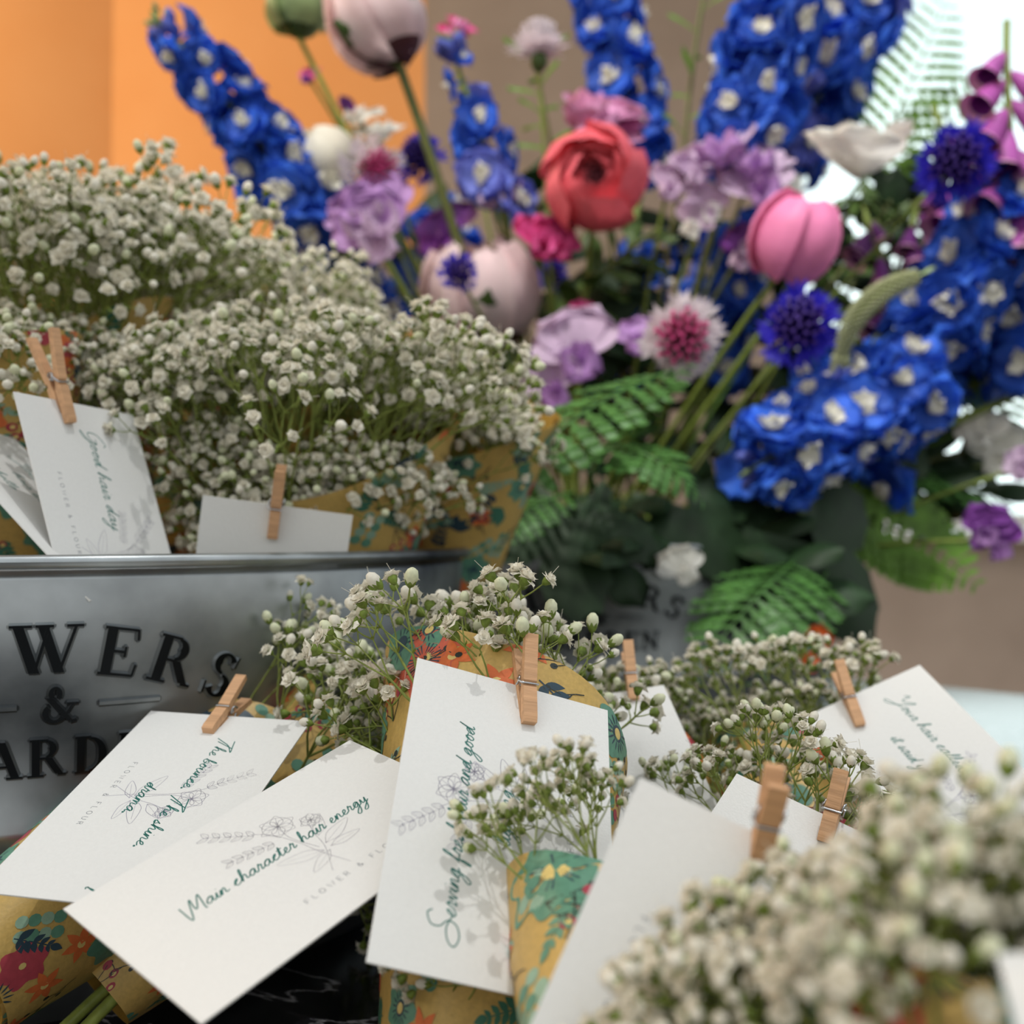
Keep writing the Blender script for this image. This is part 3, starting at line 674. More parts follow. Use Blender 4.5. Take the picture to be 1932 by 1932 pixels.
# ---- front bouquets lying against each other on the table
bouquet('mustard floral wrapped bouquet rolled at lower left, under the card reading The bounce', P(-75, 1850, .28), P(480, 1425, .375), .0165, .034, 13, .16, 1.0, 11, .75, .8, depth=.03, long=True)
bouquet('narrow wrapped bouquet with two cut green stems sticking out, under the Main character card', P(190, 1868, .305), P(645, 1450, .365), .0115, .032, 15, .14, 1.2, 23, .9, 1.0, stems=2, depth=.03, roll=2.0)
bouquet('upright centre wrapped bouquet whose red and teal patterned rim rises behind the sharp card', P(885, 2130, .237), P(957, 1352, .318), .0205, .0378, 15, .13, PI*.9, 5, 1.0, .5, depth=.040, bias=(-.3, 0, .05), roll=.3, feat=(3.75, .97, .010, 'coral'))
bouquet('wrapped bouquet behind the centre one, holding a card with a tilted clothespin', P(1180, 1850, .34), P(1190, 1420, .425), .015, .032, 13, .12, 2.5, 37, .75, .9, depth=.035)
bouquet('wrapped bouquet under the card reading Your hair, at the right beside the bright table edge', P(1600, 1900, .33), P(1480, 1450, .43), .016, .034, 22, .1, 2.0, 41, .85, .85, depth=.032, bias=(-.15, 0, .1))
bouquet('wrapped bouquet holding the half hidden plain card right of centre', P(1440, 2000, .26), P(1500, 1680, .325), .015, .032, 20, .1, 2.6, 43, .8, 1.0, depth=.032, bias=(-.1, 0, .15))
bouquet('small wrapped bouquet with a big teal flower on its paper, beside the near white card', P(1120, 2150, .175), P(1122, 1722, .232), .009, .0195, 8, .16, 2.3, 47, .62, .9, depth=.016, bias=(-.4, 0, .2), feat=(4.25, .84, .0105))
bouquet('nearest wrapped bouquet, a big out of focus cloud of blossoms at lower right', P(1850, 2700, .13), P(1780, 2020, .172), .012, .027, 78, .06, 1.5, 53, .66, 1.4, depth=.022, bias=(-.1, -.25, .05))
bouquet('orange red patterned wrapped bouquet cut off by the lower right corner', P(1980, 2600, .12), P(1850, 1965, .155), .012, .021, 4, .14, 2.0, 59, .6, 1.0, depth=.02, bias=(.5, 0, .1), feat=[(3.5+.62*i, .97-.02*(i % 2), .0115, ('coral', 'orange')[i % 2]) for i in range(5)])

# ---- cards
def logo(g_, y=-.0175, cx=0): sans(g_, 'FLOWER & FLOUR', cx, y, .0016)
def d1(a, b, g_):
    write(a, 'The bounce. The shine.', -.031, .0035, .0021, stretch=1.15); write(a, 'drama.', -.006, -.0075, .0021, stretch=1.1); write(a, 'l', .037, .0, .0014)
    drawing(b, 0, -.0005, .95); logo(g_)
c1, m1 = card('white card reading The bounce, The shine, drama, pegged at the left', CP(-.0632, -.0659, -.3214), CP(-.0795, -.0955, -.2434), CP(-.1172, -.0647, -.3322), d1)
def d2(a, b, g_): write(a, 'Main character hair energy', -.0275, .001, .0021, stretch=1.0); drawing(b, .005, .002, .95); logo(g_, cx=.006)
c2, m2 = card('white card reading Main character hair energy, lowest at the front left', CP(-.1011, -.0896, -.2308), CP(-.046, -.0649, -.2906), CP(-.0594, -.0981, -.1959), d2)
def d3(a, b, g_):
    write(a, 'Serving fresh hair and good', -.034, .0098, .00205, stretch=1.08); write(a, 'lighting', -.008, -.0015, .0021, stretch=1.1)
    drawing(b, .004, .004, .95); logo(g_)
c3, m3 = card('white card reading Serving fresh hair and good, in sharp focus in the centre', CP(-.0297, -.0916, -.2082), CP(-.0254, -.0393, -.275), CP(.0222, -.1075, -.2173), d3)
def d5(a, b, g_): write(a, 'Your hair called', -.034, .008, .0022, stretch=1.1); write(a, 'it said yes', -.02, -.004, .0022); drawing(b, .012, -.004, .9); logo(g_)
K = P(1735, 1255, .40)
c5, m5 = card('white card with looping teal Your hair handwriting, standing at the right by the table edge', K, P(2050, 1571, .34), P(1510, 1358, .388), d5)
def d4(a, b, g_): drawing(b, .018, 0, .95); logo(g_, cx=.012)
c4, m4 = card('white card mostly hidden behind the centre card, with a small clothespin at its top', P(1252, 1293, .375), P(1390, 1600, .315), P(1010, 1290, .378), d4)
def dn(a, b, g_): pass
e_ = (P(1740, 1625, .262)-P(1390, 1460, .29)).normalized(); nn = CM.to_3x3() @ Vector((-.15, .75, .62)); nn = (nn-e_*nn.dot(e_)).normalized(); dwn = -nn.cross(e_).normalized()
if (CM.to_3x3().inverted() @ dwn).y > 0: dwn = -dwn
Kq = P(1390, 1460, .29)
c6, m6 = card('blank white card corner showing between blossoms right of centre', Kq+e_*CH, Kq+e_*CH+dwn*CW, Kq, dn)
f7 = .87
def d7(a, b, g_): drawing(b, .012, 0, .95); logo(g_, cx=-.005); write(a, 'Hair so good', -.005, .008, .0022)
B7 = CP(.0283*f7, -.0589*f7, -.2268*f7); TL7 = B7+(CP(.0774, -.0796, -.2133)-CP(.0283, -.0589, -.2268)).normalized()*CH; D7 = CP(.0392, -.146, -.1764)-CP(.0774, -.0796, -.2133)
c7, m7 = card('big white card close to the camera, running off the bottom edge', TL7, TL7+D7, B7, d7)
c8, m8 = card('white card corner at the right edge, very near and blurred', P(1880, 1800, .12), P(1990, 2240, .10), P(2220, 1680, .12), dn)

# ---- clothespins
def peg_px(label, jaw, top, m, lift=.0, L=.025, nz=1):
    n = m.to_3x3().col[2]*nz; a = P(*jaw); b = P(*top)
    return peg(label, a, b-a, n, L)
def on_card(m, px, py):                                 # point of the card plane seen at a pixel
    o = CM.translation; d = (P(px, py, 1)-o).normalized(); n = m.to_3x3().col[2]; return o+d*((m.translation-o).dot(n)/d.dot(n))
def peg_on(label, m, jaw, edge, k=1.0, L=.025, tiltback=.0):
    a = on_card(m, *jaw); b = on_card(m, *edge); ax = (b-a).normalized(); n = m.to_3x3().col[2]
    return peg(label, a, (ax+n*tiltback).normalized(), n, L)
peg_on('small wooden clothespin at the top of the Serving fresh hair card', m3, (995, 1368), (984, 1290), tiltback=.25, L=.0245)
peg_on('small wooden clothespin slanting over the top edge of the The bounce card', m1, (393, 1385), (440, 1335), tiltback=.1, L=.024)
peg_on('small wooden clothespin on the half hidden card behind the centre card', m4, (1196, 1322), (1186, 1270), tiltback=.35, L=.022)
peg_on('small wooden clothespin leaning left on the card with the Your hair writing', m5, (1622, 1372), (1594, 1310), tiltback=.2, L=.026)
peg_on('pinkish wooden clothespin poking out of the blossoms right of the blank card', m6, (1556, 1590), (1578, 1520), tiltback=.5, L=.019)
peg_on('blurred wooden clothespin clamped on the near white card', m7, (1434, 1612), (1438, 1570), tiltback=.9, L=.016)

# ---- bouquets standing in the near tub
G1 = 'wrapped bouquets standing in the near tub'
bouquet('large wrapped bouquet at the far left of the near tub, tallest under the orange wall', P(170, 1290, .53), P(130, 690, .50), .018, .043, 34, .22, 0, 61, 1.25, .8, G1, depth=.035, bias=(0, 0, .2), long=True, low=12)
bouquet('wrapped bouquet at the left edge of the near tub, pink and teal printed paper', P(40, 1330, .43), P(-32, 690, .405), .015, .034, 14, .1, 0, 67, .8, .7, G1, depth=.035)
bouquet('wide wrapped bouquet in the middle front of the near tub, above the plain card', P(575, 1400, .47), P(590, 830, .46), .020, .060, 38, .2, 1.05, 71, 1.08, .6, G1, depth=.058, bias=(-.06, 0, .06), long=True, low=18)
bouquet('wrapped bouquet at the back middle of the near tub, greenish blossoms', P(470, 1300, .62), P(455, 665, .62), .018, .042, 24, .12, .4, 73, 1.1, .75, G1, depth=.05, long=True)
bouquet('rightmost wrapped bouquet of the near tub, orange printed paper beside the ferns', P(800, 1250, .55), P(880, 800, .51), .018, .041, 20, .1, .3, 79, .72, .4, G1, depth=.035)
bouquet('wrapped bouquet at the very back of the near tub, mostly behind the large left one', P(300, 1250, .66), P(270, 660, .66), .018, .042, 20, .12, 2, 83, 1.0, .8, G1, depth=.04, long=True)
def dA(a, b, g_): write(a, 'Good hair day', -.033, .001, .0026, stretch=1.1); drawing(b, .015, .0, .95); logo(g_)
TLa = P(250, 783, .39); exA = (P(320, 1040, .38)-TLa).normalized(); BLa = P(108, 748, .357)
cA, mA = card('shaded card reading Good hair in slanting script, in the left of the near tub', TLa, TLa+exA*CW, BLa, dA)
def dB(a, b, g_): write(a, 'Your hair', -.028, .011, .0024); write(a, 'hair that', -.02, .0, .0024); write(a, 'said hello', -.03, -.011, .0024)
K = P(28, 828, .385); dr = (P(222, 1037, .378)-K).normalized(); sh = P(-60, 835, .345)-K; sh = (sh-dr*sh.dot(dr)).normalized()
cB, mB_ = card('shaded card at the left edge of the near tub with lines of grey script', K, K+dr*CW, K+sh*CH, dB)
def dC(a, b, g_): write(a, 'Soft hair', -.020, -.006, .0026)
k_ = 1.06; TLc = CP(-.0566*k_, -.0012*k_, -.3644*k_)
cC, mC = card('plain card sticking up over the front rim of the near tub, pegged at its top', TLc, CP(-.0713*k_, -.0832*k_, -.3812*k_), CP(-.1101*k_, .0062*k_, -.354*k_), dC)
peg_on('wooden clothespin upright on the plain card at the front rim of the near tub', mC, (514, 1014), (528, 900), tiltback=.05, L=.027)
peg_on('long wooden clothespin leaning left on the Good hair card in the near tub', mA, (128, 800), (80, 670), tiltback=.1, L=.033)

# ------------------------------------------------------------------ the arrangement in the far tub
FG = T2
def root_pt(rnd): return Vector((FG.x+rnd.uniform(-.055, .055), FG.y+rnd.uniform(-.055, .055), .07))
def stem_path(base, head, d, bend=.5, n=12):
    L = (head-base).length; mid = base.lerp(head, .55)*(1)+(-Vector(d).normalized()*L*.12*bend)+Vector((0, 0, .03)); return bez(base, mid, head, n)
def flower(name, label, cat, head, facing_, rnd, r=.0022, matk='stem', base=None, group=None):
    base = base or root_pt(rnd); root = thing(name, label, cat, base, group)
    path = [p-base for p in stem_path(base, head, facing_)]
    mb = MB(); mb.tube(path, r, 7); mb.build('stem', [matk], root); return root, head-base
def shell_bloom(mb, Rad, layers, npet, open0, open1, bottom=2.5, mi=0, sq=1.0, rnd=R_, ruf=.03, wid=1.25, flare=0, vary=.12):
    """concentric cupped petals, local z = facing"""
    for k in range(layers):
        t = k/max(1, layers-1); r = Rad*(1-.78*t); th1 = open0+(open1-open0)*t; a0 = rnd.random()*6
        for i in range(npet):
            a = a0+2*PI*i/npet; hw = PI/npet*wid; rows = []; vv = rnd.uniform(-vary, vary)
            for u in range(7):
                th = bottom+(th1+vv-bottom)*u/6; row = []
                for v in range(7):
                    s = -1+v/3; b = a+hw*s*(1-.15*(u/6)**3); rr = r*(1+(.07 if k else .1)*s)*(1+flare*(u/6)**2*(k < 2))+.0004*k
                    e = th + (.0 if u < 6 else .13*s*s*(1 if th1 < 1 else .6)); rr *= 1+ruf*math.sin(v*2+i*1.7+k)*(u/6)
                    row.append(Vector((rr*math.sin(e)*math.cos(b), rr*math.sin(e)*math.sin(b), rr*math.cos(e)*sq)))
                rows.append(row)
            mb.grid(rows, mi)
def cam_dir(px, py, d, up_=0.0, side=0.0):
    v = (Vector((0, 0, CAM_H))-P(px, py, d)).normalized(); return (v+Vector((side, 0, up_))).normalized()
def ranunculus(label, px, py, d, R, matk, fdir, layers=8, open0=.75, open1=.3, heart=True, sq=.95, cat='flower', seed=1, name='ranunculus', dark=None, npet=5, group=None, stem='stem', bottom=2.6):
    rnd = random.Random(seed); h = P(px, py, d); root, c = flower(name, label, cat, h-Vector(fdir).normalized()*R*.9, fdir, rnd, matk=stem)
    T = frame(fdir, (1, 0, 0), h-root.location)
    mb = MB(); shell_bloom(mb, R, layers, npet, open0, open1, bottom, 0, sq, rnd); mb.build('petals', [matk], root, mw=T)
    if heart:
        mb = MB()
        for i in range(40):
            a = i*2.4; q = math.sqrt(i/40)*R*.26; mb.tube([(q*math.cos(a), q*math.sin(a), R*.02), (q*1.1*math.cos(a), q*1.1*math.sin(a), R*.34)], R*.022, 4)
        mb.lathe([(.001, R*.28), (R*.14, R*.2), (R*.24, 0), (.001, 0)], 10); mb.build('flower_heart', ['ran_heart'], root, mw=T)
    mb = MB()
    for i in range(5): mb.petal(RZ(i*1.257) @ Tr((R*.1, 0, -R*.97)) @ RY(-.3), R*.7, R*.26, .35, .2, 0, 4, 2)
    mb.build('sepals', [dark or 'leaf'], root, mw=T)
    return root
def peony(label, px, py, d, R, fdir, seed, stem='stem_dark'):
    rnd = random.Random(seed); h = P(px, py, d); root, c = flower('peony', label, 'flower', h-Vector(fdir)*R*.9, fdir, rnd, r=.0036, matk=stem)
    T = frame(fdir, (1, 0, 0), h-root.location); mb = MB(); shell_bloom(mb, R, 9, 7, .7, .15, 2.7, 0, 1.0, rnd, .07, 1.15, .04, .3); mb.build('petals', ['peony'], root, mw=T)
    mb = MB(); shell_bloom(mb, R*1.02, 1, 4, 2.25, 2.25, 3.0, 0, 1.0, rnd, .02, 1.2); mb.build('sepal_shade_base', ['peony_shade'], root, mw=T)  # maroon shell: sepals plus the shading under the bloom, put into its colour
    for i in range(3):
        mb = MB(); mb.petal(RZ(i*2.1+seed) @ Tr((R*.1, 0, -R*1.05)) @ RY(-.55), R*1.6, R*.36, .3, .3, 0, 6, 3); mb.build('sepal', ['leaf'], root, mw=T)
    return root
# shared delphinium floret
def make_floret(seed, cols):
    rnd = random.Random(seed); mb = MB(); R = .0175
    for k in range(2):
        for i in range(5): mb.petal(RZ(i*1.257+k*.63+rnd.uniform(-.15, .15)) @ Tr((.0006, 0, .001*k)) @ RY(-.22-.22*k+rnd.uniform(-.2, .15)), R*(1.05-.12*k), R*.56, -.28, .3, .14, 5, 4, tip=.38, ph=rnd.random()*6)
    mb.tube([(0, 0, 0), (-.002, 0, -.006), (-.001, 0, -.014)], [.0022, .0016, .0006], 5)
    a = mb.build('floret', [cols]); mb = MB()
    for i in range(6): mb.petal(RZ(i*1.05+.3) @ Tr((0, 0, .0018)) @ RY(-.6+rnd.uniform(-.3, .3)), R*rnd.uniform(.42, .62), R*.2, .2, .4, .3, 3, 2, tip=.3, ph=i)
    b = mb.build('floret_eye', ['bee']); r = (a.data, b.data); bpy.data.objects.remove(a); bpy.data.objects.remove(b); return r
FLO = [make_floret(i, 'delph') for i in range(4)]; FLO2 = [make_floret(10+i, 'delph2') for i in range(2)]
mb = MB(); mb.lathe([(.0002, -.004), (.0022, -.002), (.0042, .003), (.0044, .007), (.0028, .0105), (.0005, .0125)], 7); o = mb.build('flower_bud', ['bud_blue']); BUD = o.data; bpy.data.objects.remove(o)
mb = MB(); mb.lathe([(.0002, -.003), (.0018, -.001), (.003, .003), (.0028, .006), (.0004, .0095)], 7); o = mb.build('green_bud', ['bud_green']); BUDG = o.data; bpy.data.objects.remove(o)
def delphinium(label, pts, n, nbud=8, spread=.021, seed=1, pale=0.0, base=None, size=1.0, taper=.35):
    """pts: (px,py,d) from the lowest flower to the tip"""
    rnd = random.Random(seed); W3 = [P(*p) for p in pts]; base = base or root_pt(rnd)
    root = thing('delphinium', label, 'flower', base)
    ax = bez(W3[0], W3[1], W3[2], 24)
    low = bez(base, base.lerp(W3[0], .6)+Vector((0, 0, .02)), W3[0], 8)
    mb = MB(); mb.tube([p-base for p in low[:-1]+ax], [.0032]*8+[.0030-.0018*i/24 for i in range(25)], 7); mb.build('stem', ['stem'], root)
    ang = rnd.random()*6
    def at(t):
        i = min(int(t*24), 23); p = ax[i].lerp(ax[i+1], t*24-i); return p, (ax[i+1]-ax[i]).normalized()
    n = int(n*.66)
    for k in range(n):
        t = (k+.5)/n*.93; p, td = at(t); ang += 2.39996+rnd.uniform(-.25, .25); x = td.orthogonal().normalized(); y = td.cross(x)
        o_ = (x*math.cos(ang)+y*math.sin(ang)); tp = 1-taper*t**2
        f = (o_*.95+td*.22+Vector((0, 0, -.06))).normalized(); c = p+o_*spread*tp*rnd.uniform(.85, 1.1)-base
        q = FLO2[rnd.randrange(2)] if rnd.random() < pale else FLO[rnd.randrange(4)]
        mw = frame(f+Vector((rnd.uniform(-.5, .5), rnd.uniform(-.5, .5), rnd.uniform(-.5, .5))), (rnd.uniform(-1, 1), rnd.uniform(-1, 1), .2), c) @ S(1.25*size*tp*rnd.uniform(.85, 1.15))
        a = link('floret', q[0], root, mw); link('floret_eye', q[1], a)
    for k in range(nbud):
        t = .9+.1*k/nbud; p, td = at(min(t, .999)); ang += 2.4; x = td.orthogonal().normalized(); y = td.cross(x); o_ = x*math.cos(ang)+y*math.sin(ang)
        f = (o_*.6+td).normalized(); link('flower_bud', BUD if k < nbud*.5 else BUDG, root, frame(f, (1, 0, 0), p+o_*.006-base) @ S(1-.4*k/nbud))
    return root
V = Vector
delphinium('blue delphinium spike leaning left across the orange wall, cream eyes', [(640, 470, .80), (500, 270, .76), (285, 20, .74)], 46, 10, .02, 1, size=1.15, taper=.45)
delphinium('dark blue delphinium low at the left, behind the lilac sweet pea', [(700, 620, .86), (650, 540, .84), (590, 400, .82)], 22, 2, .02, 2)
delphinium('blue delphinium with pale lilac buds beside the brown peony stem', [(950, 400, .80), (910, 260, .78), (845, 70, .77)], 14, 16, .014, 3, pale=.35, size=1.02, taper=.75)
delphinium('upright blue delphinium at the top centre above the red ranunculus', [(1215, 330, .92), (1170, 130, .90), (1130, -120, .9)], 36, 2, .02, 4, taper=.1, size=1.1)
delphinium('tall dense blue delphinium right of centre reaching the top edge', [(1385, 300, .84), (1440, 120, .82), (1520, -140, .82)], 40, 2, .026, 5, taper=.1, size=1.15)
delphinium('deep blue delphinium standing behind the tall dense one', [(1490, 300, .92), (1580, 100, .90), (1690, -130, .9)], 44, 2, .026, 6, taper=.1, size=1.2, pale=.2)
delphinium('blue delphinium at the right edge beside the foxgloves', [(1745, 640, .78), (1830, 520, .74), (1960, 330, .74)], 36, 2, .024, 7, taper=.1, size=1.1)
delphinium('large drooping blue delphinium low at the right over the dark leaves', [(1740, 730, .74), (1560, 790, .68), (1395, 900, .66)], 48, 3, .026, 8, taper=.12, size=1.02, pale=.12)
delphinium('blue delphinium under the pink ranunculus, above the large drooping one', [(1690, 900, .78), (1600, 780, .76), (1560, 660, .74)], 18, 1, .02, 9, pale=.25, taper=.1)
delphinium('shadowed blue delphinium deep in the middle under the ranunculus flowers', [(1330, 720, .92), (1360, 560, .90), (1400, 400, .9)], 30, 1, .022, 10, taper=.1, size=1.05)
delphinium('dark blue delphinium deep behind the pale peony', [(860, 640, .96), (800, 520, .95), (740, 420, .95)], 20, 1, .022, 12, taper=.1)

ranunculus('coral red ranunculus with an open dark centre, largest bloom in the middle', 1122, 338, .74, .0375, 'ran_red', cam_dir(1122, 338, .74, .30), layers=9, open0=.72, open1=.42, seed=3)
ranunculus('closed bright pink ranunculus bud right of the coral red one', 1497, 450, .71, .031, 'ran_pink', (.35, -.35, .9), layers=6, open0=.55, open1=.1, heart=False, sq=1.05, seed=8, npet=6)
ranunculus('cream white ranunculus ball beside the left delphinium', 612, 298, .78, .0235, 'ran_white', (-.3, -.6, .6), layers=4, open0=.15, open1=.1, heart=False, seed=9)
ranunculus('pale green white ranunculus at the top edge on a straight stem', 562, 12, .80, .025, 'bud_green', (0, -.1, 1), layers=5, open0=.8, open1=.5, heart=False, seed=10, bottom=2.4)
peony('pale pink peony bud at the top with green sepals on a brown stem', 708, 40, .74, .034, Vector((-.5, -.2, .84)).normalized(), 4)
peony('pale peach peony behind the blossoms of the near tub', 905, 555, .80, .043, Vector((-.1, -.35, .93)).normalized(), 7)

def ruffled(label, px, py, d, R, matk, fdir, seed, name='sweet_pea', n=3, mk2=None):
    """sweet pea: ruffled banner, two wings and a keel, n blooms on a stalk"""
    rnd = random.Random(seed); h = P(px, py, d); root, c = flower(name, label, 'flower', h-Vector(fdir)*R*.4, fdir, rnd, r=.0015)
    for i in range(n):
        off = Vector((rnd.uniform(-1, 1), rnd.uniform(-.3, .3), rnd.uniform(-1, .8)))*R*(.75 if i else 0); f = (Vector(fdir)+off/R*.5).normalized()
        T = frame(f, (rnd.uniform(-.5, .5), 0, 1), c+off); k = R*rnd.uniform(.8, 1.05)
        mb = MB()
        for s in (-1, 1): mb.petal(T @ RZ(s*.62) @ Tr((0, 0, 0)) @ RX(s*.15) @ RY(-.35), k*1.1, k*.72, -.45, .3, .1, 7, 6, tip=.32, ph=rnd.random()*6, rf=3)
        mb.petal(T @ RY(-.3), k*1.0, k*.75, -.4, .3, .1, 6, 6, tip=.3, ph=rnd.random()*6)
        mb.build('banner_petal', [matk], root)
        mb = MB()
        for s in (-1, 1): mb.petal(T @ RZ(PI+s*.5) @ RY(-.85) @ RX(s*.5), k*.85, k*.46, -.3, .5, .08, 6, 4, tip=.4, ph=rnd.random()*6)
        mb.petal(T @ RZ(PI) @ RY(-1.1), k*.5, k*.16, .4, 1.2, 0, 4, 3)
        mb.build('wing_petals', [mk2 or matk], root)
        mb = MB(); mb.lathe([(.0005, -.004), (.003, -.002), (.0028, .001)], 6, T); mb.build('sepals', ['leaf'], root)
    return root
ruffled('pale lilac pink ruffled flower directly behind the coral red ranunculus', 1135, 225, .79, .037, 'lilac_pink', (0, -.7, .6), 2, 'ruffled_flower', 3)
ruffled('lilac sweet pea below the cream ranunculus at the left', 668, 410, .72, .030, 'lilac', (-.2, -.8, -.1), 3, mk2='lilac_pale')
ruffled('purple sweet pea left of the hot pink one', 850, 425, .80, .023, 'purple', (-.3, -.8, .2), 4, n=2)
ruffled('lilac and white sweet pea under the white eyed blue floret', 925, 365, .78, .022, 'lilac', (.1, -.9, .0), 5, n=3, mk2='lilac_pale')
ruffled('hot pink sweet pea just below left of the coral red ranunculus', 1025, 455, .75, .028, 'hotpink', (.3, -.8, .2), 6, n=2)
ruffled('small pink sweet pea above the lilac one, low in the centre', 1105, 590, .76, .015, 'hotpink', (.2, -.9, .2), 7, n=2)
ruffled('lilac sweet pea low in the centre above the ferns', 1090, 665, .70, .031, 'lilac_pale', (-.1, -.9, .0), 8, n=2, mk2='lilac')
ruffled('lilac sweet pea half behind the white and pink cornflower', 1205, 640, .72, .019, 'lilac', (-.2, -.9, .2), 9, n=1)
ruffled('pale lilac sweet pea right beside the coral red ranunculus', 1265, 350, .78, .021, 'lilac_pale', (.2, -.9, .1), 10, n=2)
ruffled('large pale lilac sweet pea above the pink ranunculus bud', 1425, 300, .78, .040, 'lilac_pale', (0, -.7, .5), 11, n=3, mk2='lilac')
ruffled('white lilac sweet pea petals between the two ranunculus flowers', 1340, 390, .78, .021, 'lilac_pale', (.2, -.9, -.2), 12, n=2, mk2='white')
ruffled('purple lilac sweet pea hanging at the right edge in front of the wall', 1885, 1030, .70, .022, 'purple', (-.1, -.8, -.4), 13, n=2, mk2='lilac')
ruffled('white frilled flower behind the white cornflower at the left', 715, 245, .84, .026, 'white', (0, -.6, .6), 14, 'frilled_flower', 3)
ruffled('pale lilac sweet pea at the far right above the hanging purple one', 1935, 880, .72, .015, 'lilac_pale', (-.5, -.7, .0), 15, n=2)
ruffled('pink salmon sweet pea beside the top peony', 855, 60, .86, .018, 'hotpink', (.2, -.8, .4), 16, n=2, mk2='lilac_pink')
ruffled('small magenta sweet pea against the orange wall near the top left', 580, 145, .86, .011, 'hotpink', (-.3, -.8, .1), 17, n=1, mk2='purple')
ruffled('small magenta flower bud just left of the white frilled flower', 655, 205, .84, .010, 'purple', (.6, -.6, -.3), 18, n=1)
ruffled('white grey flower peeping over the blossoms against the orange wall', 345, 335, .80, .022, 'white', (-.2, -.6, .8), 19, 'frilled_flower', 2)
ruffled('white backlit flower at the right edge in front of the window', 1890, 860, .80, .027, 'white', (-.5, -.7, .1), 20, 'frilled_flower', 2)
ruffled('purple flower deep behind the pink ranunculus bud', 1400, 480, .80, .02, 'purple', (-.1, -.9, -.2), 21, n=2, mk2='lilac_pale')
ruffled('dim white flower low in front of the farther tub rim', 1290, 1075, .64, .017, 'white', (0, -.9, .2), 22, 'frilled_flower', 1)

def cornflower(label, px, py, d, R, fdir, m1_, m2_, seed, n=22):
    rnd = random.Random(seed); h = P(px, py, d); fdir = Vector(fdir).normalized(); root, c = flower('cornflower', label, 'flower', h-fdir*R*.75, fdir, rnd, r=.0014)
    T = frame(fdir, (1, 0, 0), h-root.location); mb = MB()
    for ring, (k, el, L0) in enumerate(((n-6, .25, 1.0), (n, .65, .95), (n-8, .95, .8))):
        for i in range(k):
            a = 2*PI*i/k+ring*.3+rnd.uniform(-.1, .1); L = L0*rnd.uniform(.78, 1.15); e = el+rnd.uniform(-.15, .15); Q = T @ Tr((0, 0, -R*.25)) @ RZ(a) @ RY(-e)
            mb.tube([Q @ Vector((0, 0, 0)), Q @ Vector((R*L*.6, 0, 0))], [R*.02, R*.05], 4, 0, False)
            for j in (-1, 0, 1): mb.petal(Q @ Tr((R*L*.55, 0, 0)) @ RZ(j*.45), R*L*.5, R*.06, .15*j, .2, .1, 3, 2, tip=.7)
    mb.build('outer_florets', [m1_], root); mb = MB()
    for i in range(34):
        a = i*2.4; q = math.sqrt(i/34)*R*.36; Q = T @ Vector((q*math.cos(a), q*math.sin(a), 0)); Q2 = T @ Vector((q*1.7*math.cos(a), q*1.7*math.sin(a), R*(.85-.3*i/34))); mb.tube([Q, Q2], [R*.04, R*.06], 4)
    mb.build('inner_florets', [m2_], root); mb = MB(); mb.lathe([(R*.06, -R*.8), (R*.24, -R*.62), (R*.28, -R*.4), (R*.16, -R*.12)], 10, T); mb.build('calyx', ['leaf'], root)
cornflower('white cornflower with a magenta heart, above the ferns', 1288, 640, .66, .030, cam_dir(1288, 640, .66, .1), 'corn_white', 'corn_pink', 1, 26)
cornflower('violet blue cornflower below the pink ranunculus bud', 1508, 615, .66, .029, cam_dir(1508, 615, .66, .2), 'corn', 'corn_dk', 2)
cornflower('violet blue cornflower at the right beside the white anemone', 1803, 305, .70, .030, cam_dir(1803, 305, .7, .1), 'corn', 'corn_dk', 3)
cornflower('white cornflower with a pale pink heart at the left beside the cream ranunculus', 702, 322, .74, .026, cam_dir(702, 322, .74, 0, .4), 'corn_white', 'corn_pink', 4)
cornflower('violet blue cornflower in the shade behind the brown stem', 795, 300, .84, .023, cam_dir(795, 300, .84, .3, -.3), 'corn', 'corn_dk', 5)
cornflower('small dark blue cornflower in front of the pale peach peony', 866, 515, .70, .0155, cam_dir(866, 515, .7, .2), 'corn', 'corn_dk', 6, 16)
cornflower('whitish pink cornflower seen from the side at the top centre', 1017, 88, .76, .024, (0, -.12, 1), 'corn_white', 'corn_white', 7)
cornflower('small blue cornflower half hidden among the near tub blossoms', 300, 440, .62, .013, cam_dir(300, 440, .62, .2), 'corn', 'corn_dk', 8, 16)
cornflower('small deep blue flower low left of the fallen hot pink petals', 1040, 520, .80, .014, cam_dir(1040, 520, .8, .2), 'corn', 'corn_dk', 9, 16)

def anemone(label, px, py, d, R, fdir, seed):
    rnd = random.Random(seed); h = P(px, py, d); fdir = Vector(fdir).normalized(); root, c = flower('anemone', label, 'flower', h-fdir*R*.5, fdir, rnd, r=.0022)
    T = frame(fdir, (1, 0, 0), h-root.location)
    mb = MB()
    for i in range(9): mb.petal(T @ RZ(i*2*PI/9+rnd.uniform(-.1, .1)) @ Tr((R*.05, 0, -R*.15)) @ RY(-.72+.2*(i % 2)+rnd.uniform(-.12, .12)), R*1.05, R*.38, -.02, .3, .05, 7, 4, tip=.35, ph=i)
    mb.build('petals', ['white'], root); mb = MB()
    mb.lathe([(.001, R*.2), (R*.12, R*.15), (R*.16, 0), (.001, -.001)], 10, T)
    for i in range(30): a = i*.209; mb.tube([T @ Vector((R*.1*math.cos(a), R*.1*math.sin(a), 0)), T @ Vector((R*.25*math.cos(a), R*.25*math.sin(a), R*.12))], R*.014, 3)
    mb.build('dark_heart', ['corn_dk'], root); mb = MB()
    for i in range(16): mb.petal(T @ RZ(i*.39) @ Tr((0, 0, -R*.42)) @ RY(.1+.25*(i % 2)), R*.75, R*.07, -.2, .2, .3, 5, 2, tip=.8)
    mb.build('leaf_collar', ['leaf'], root)
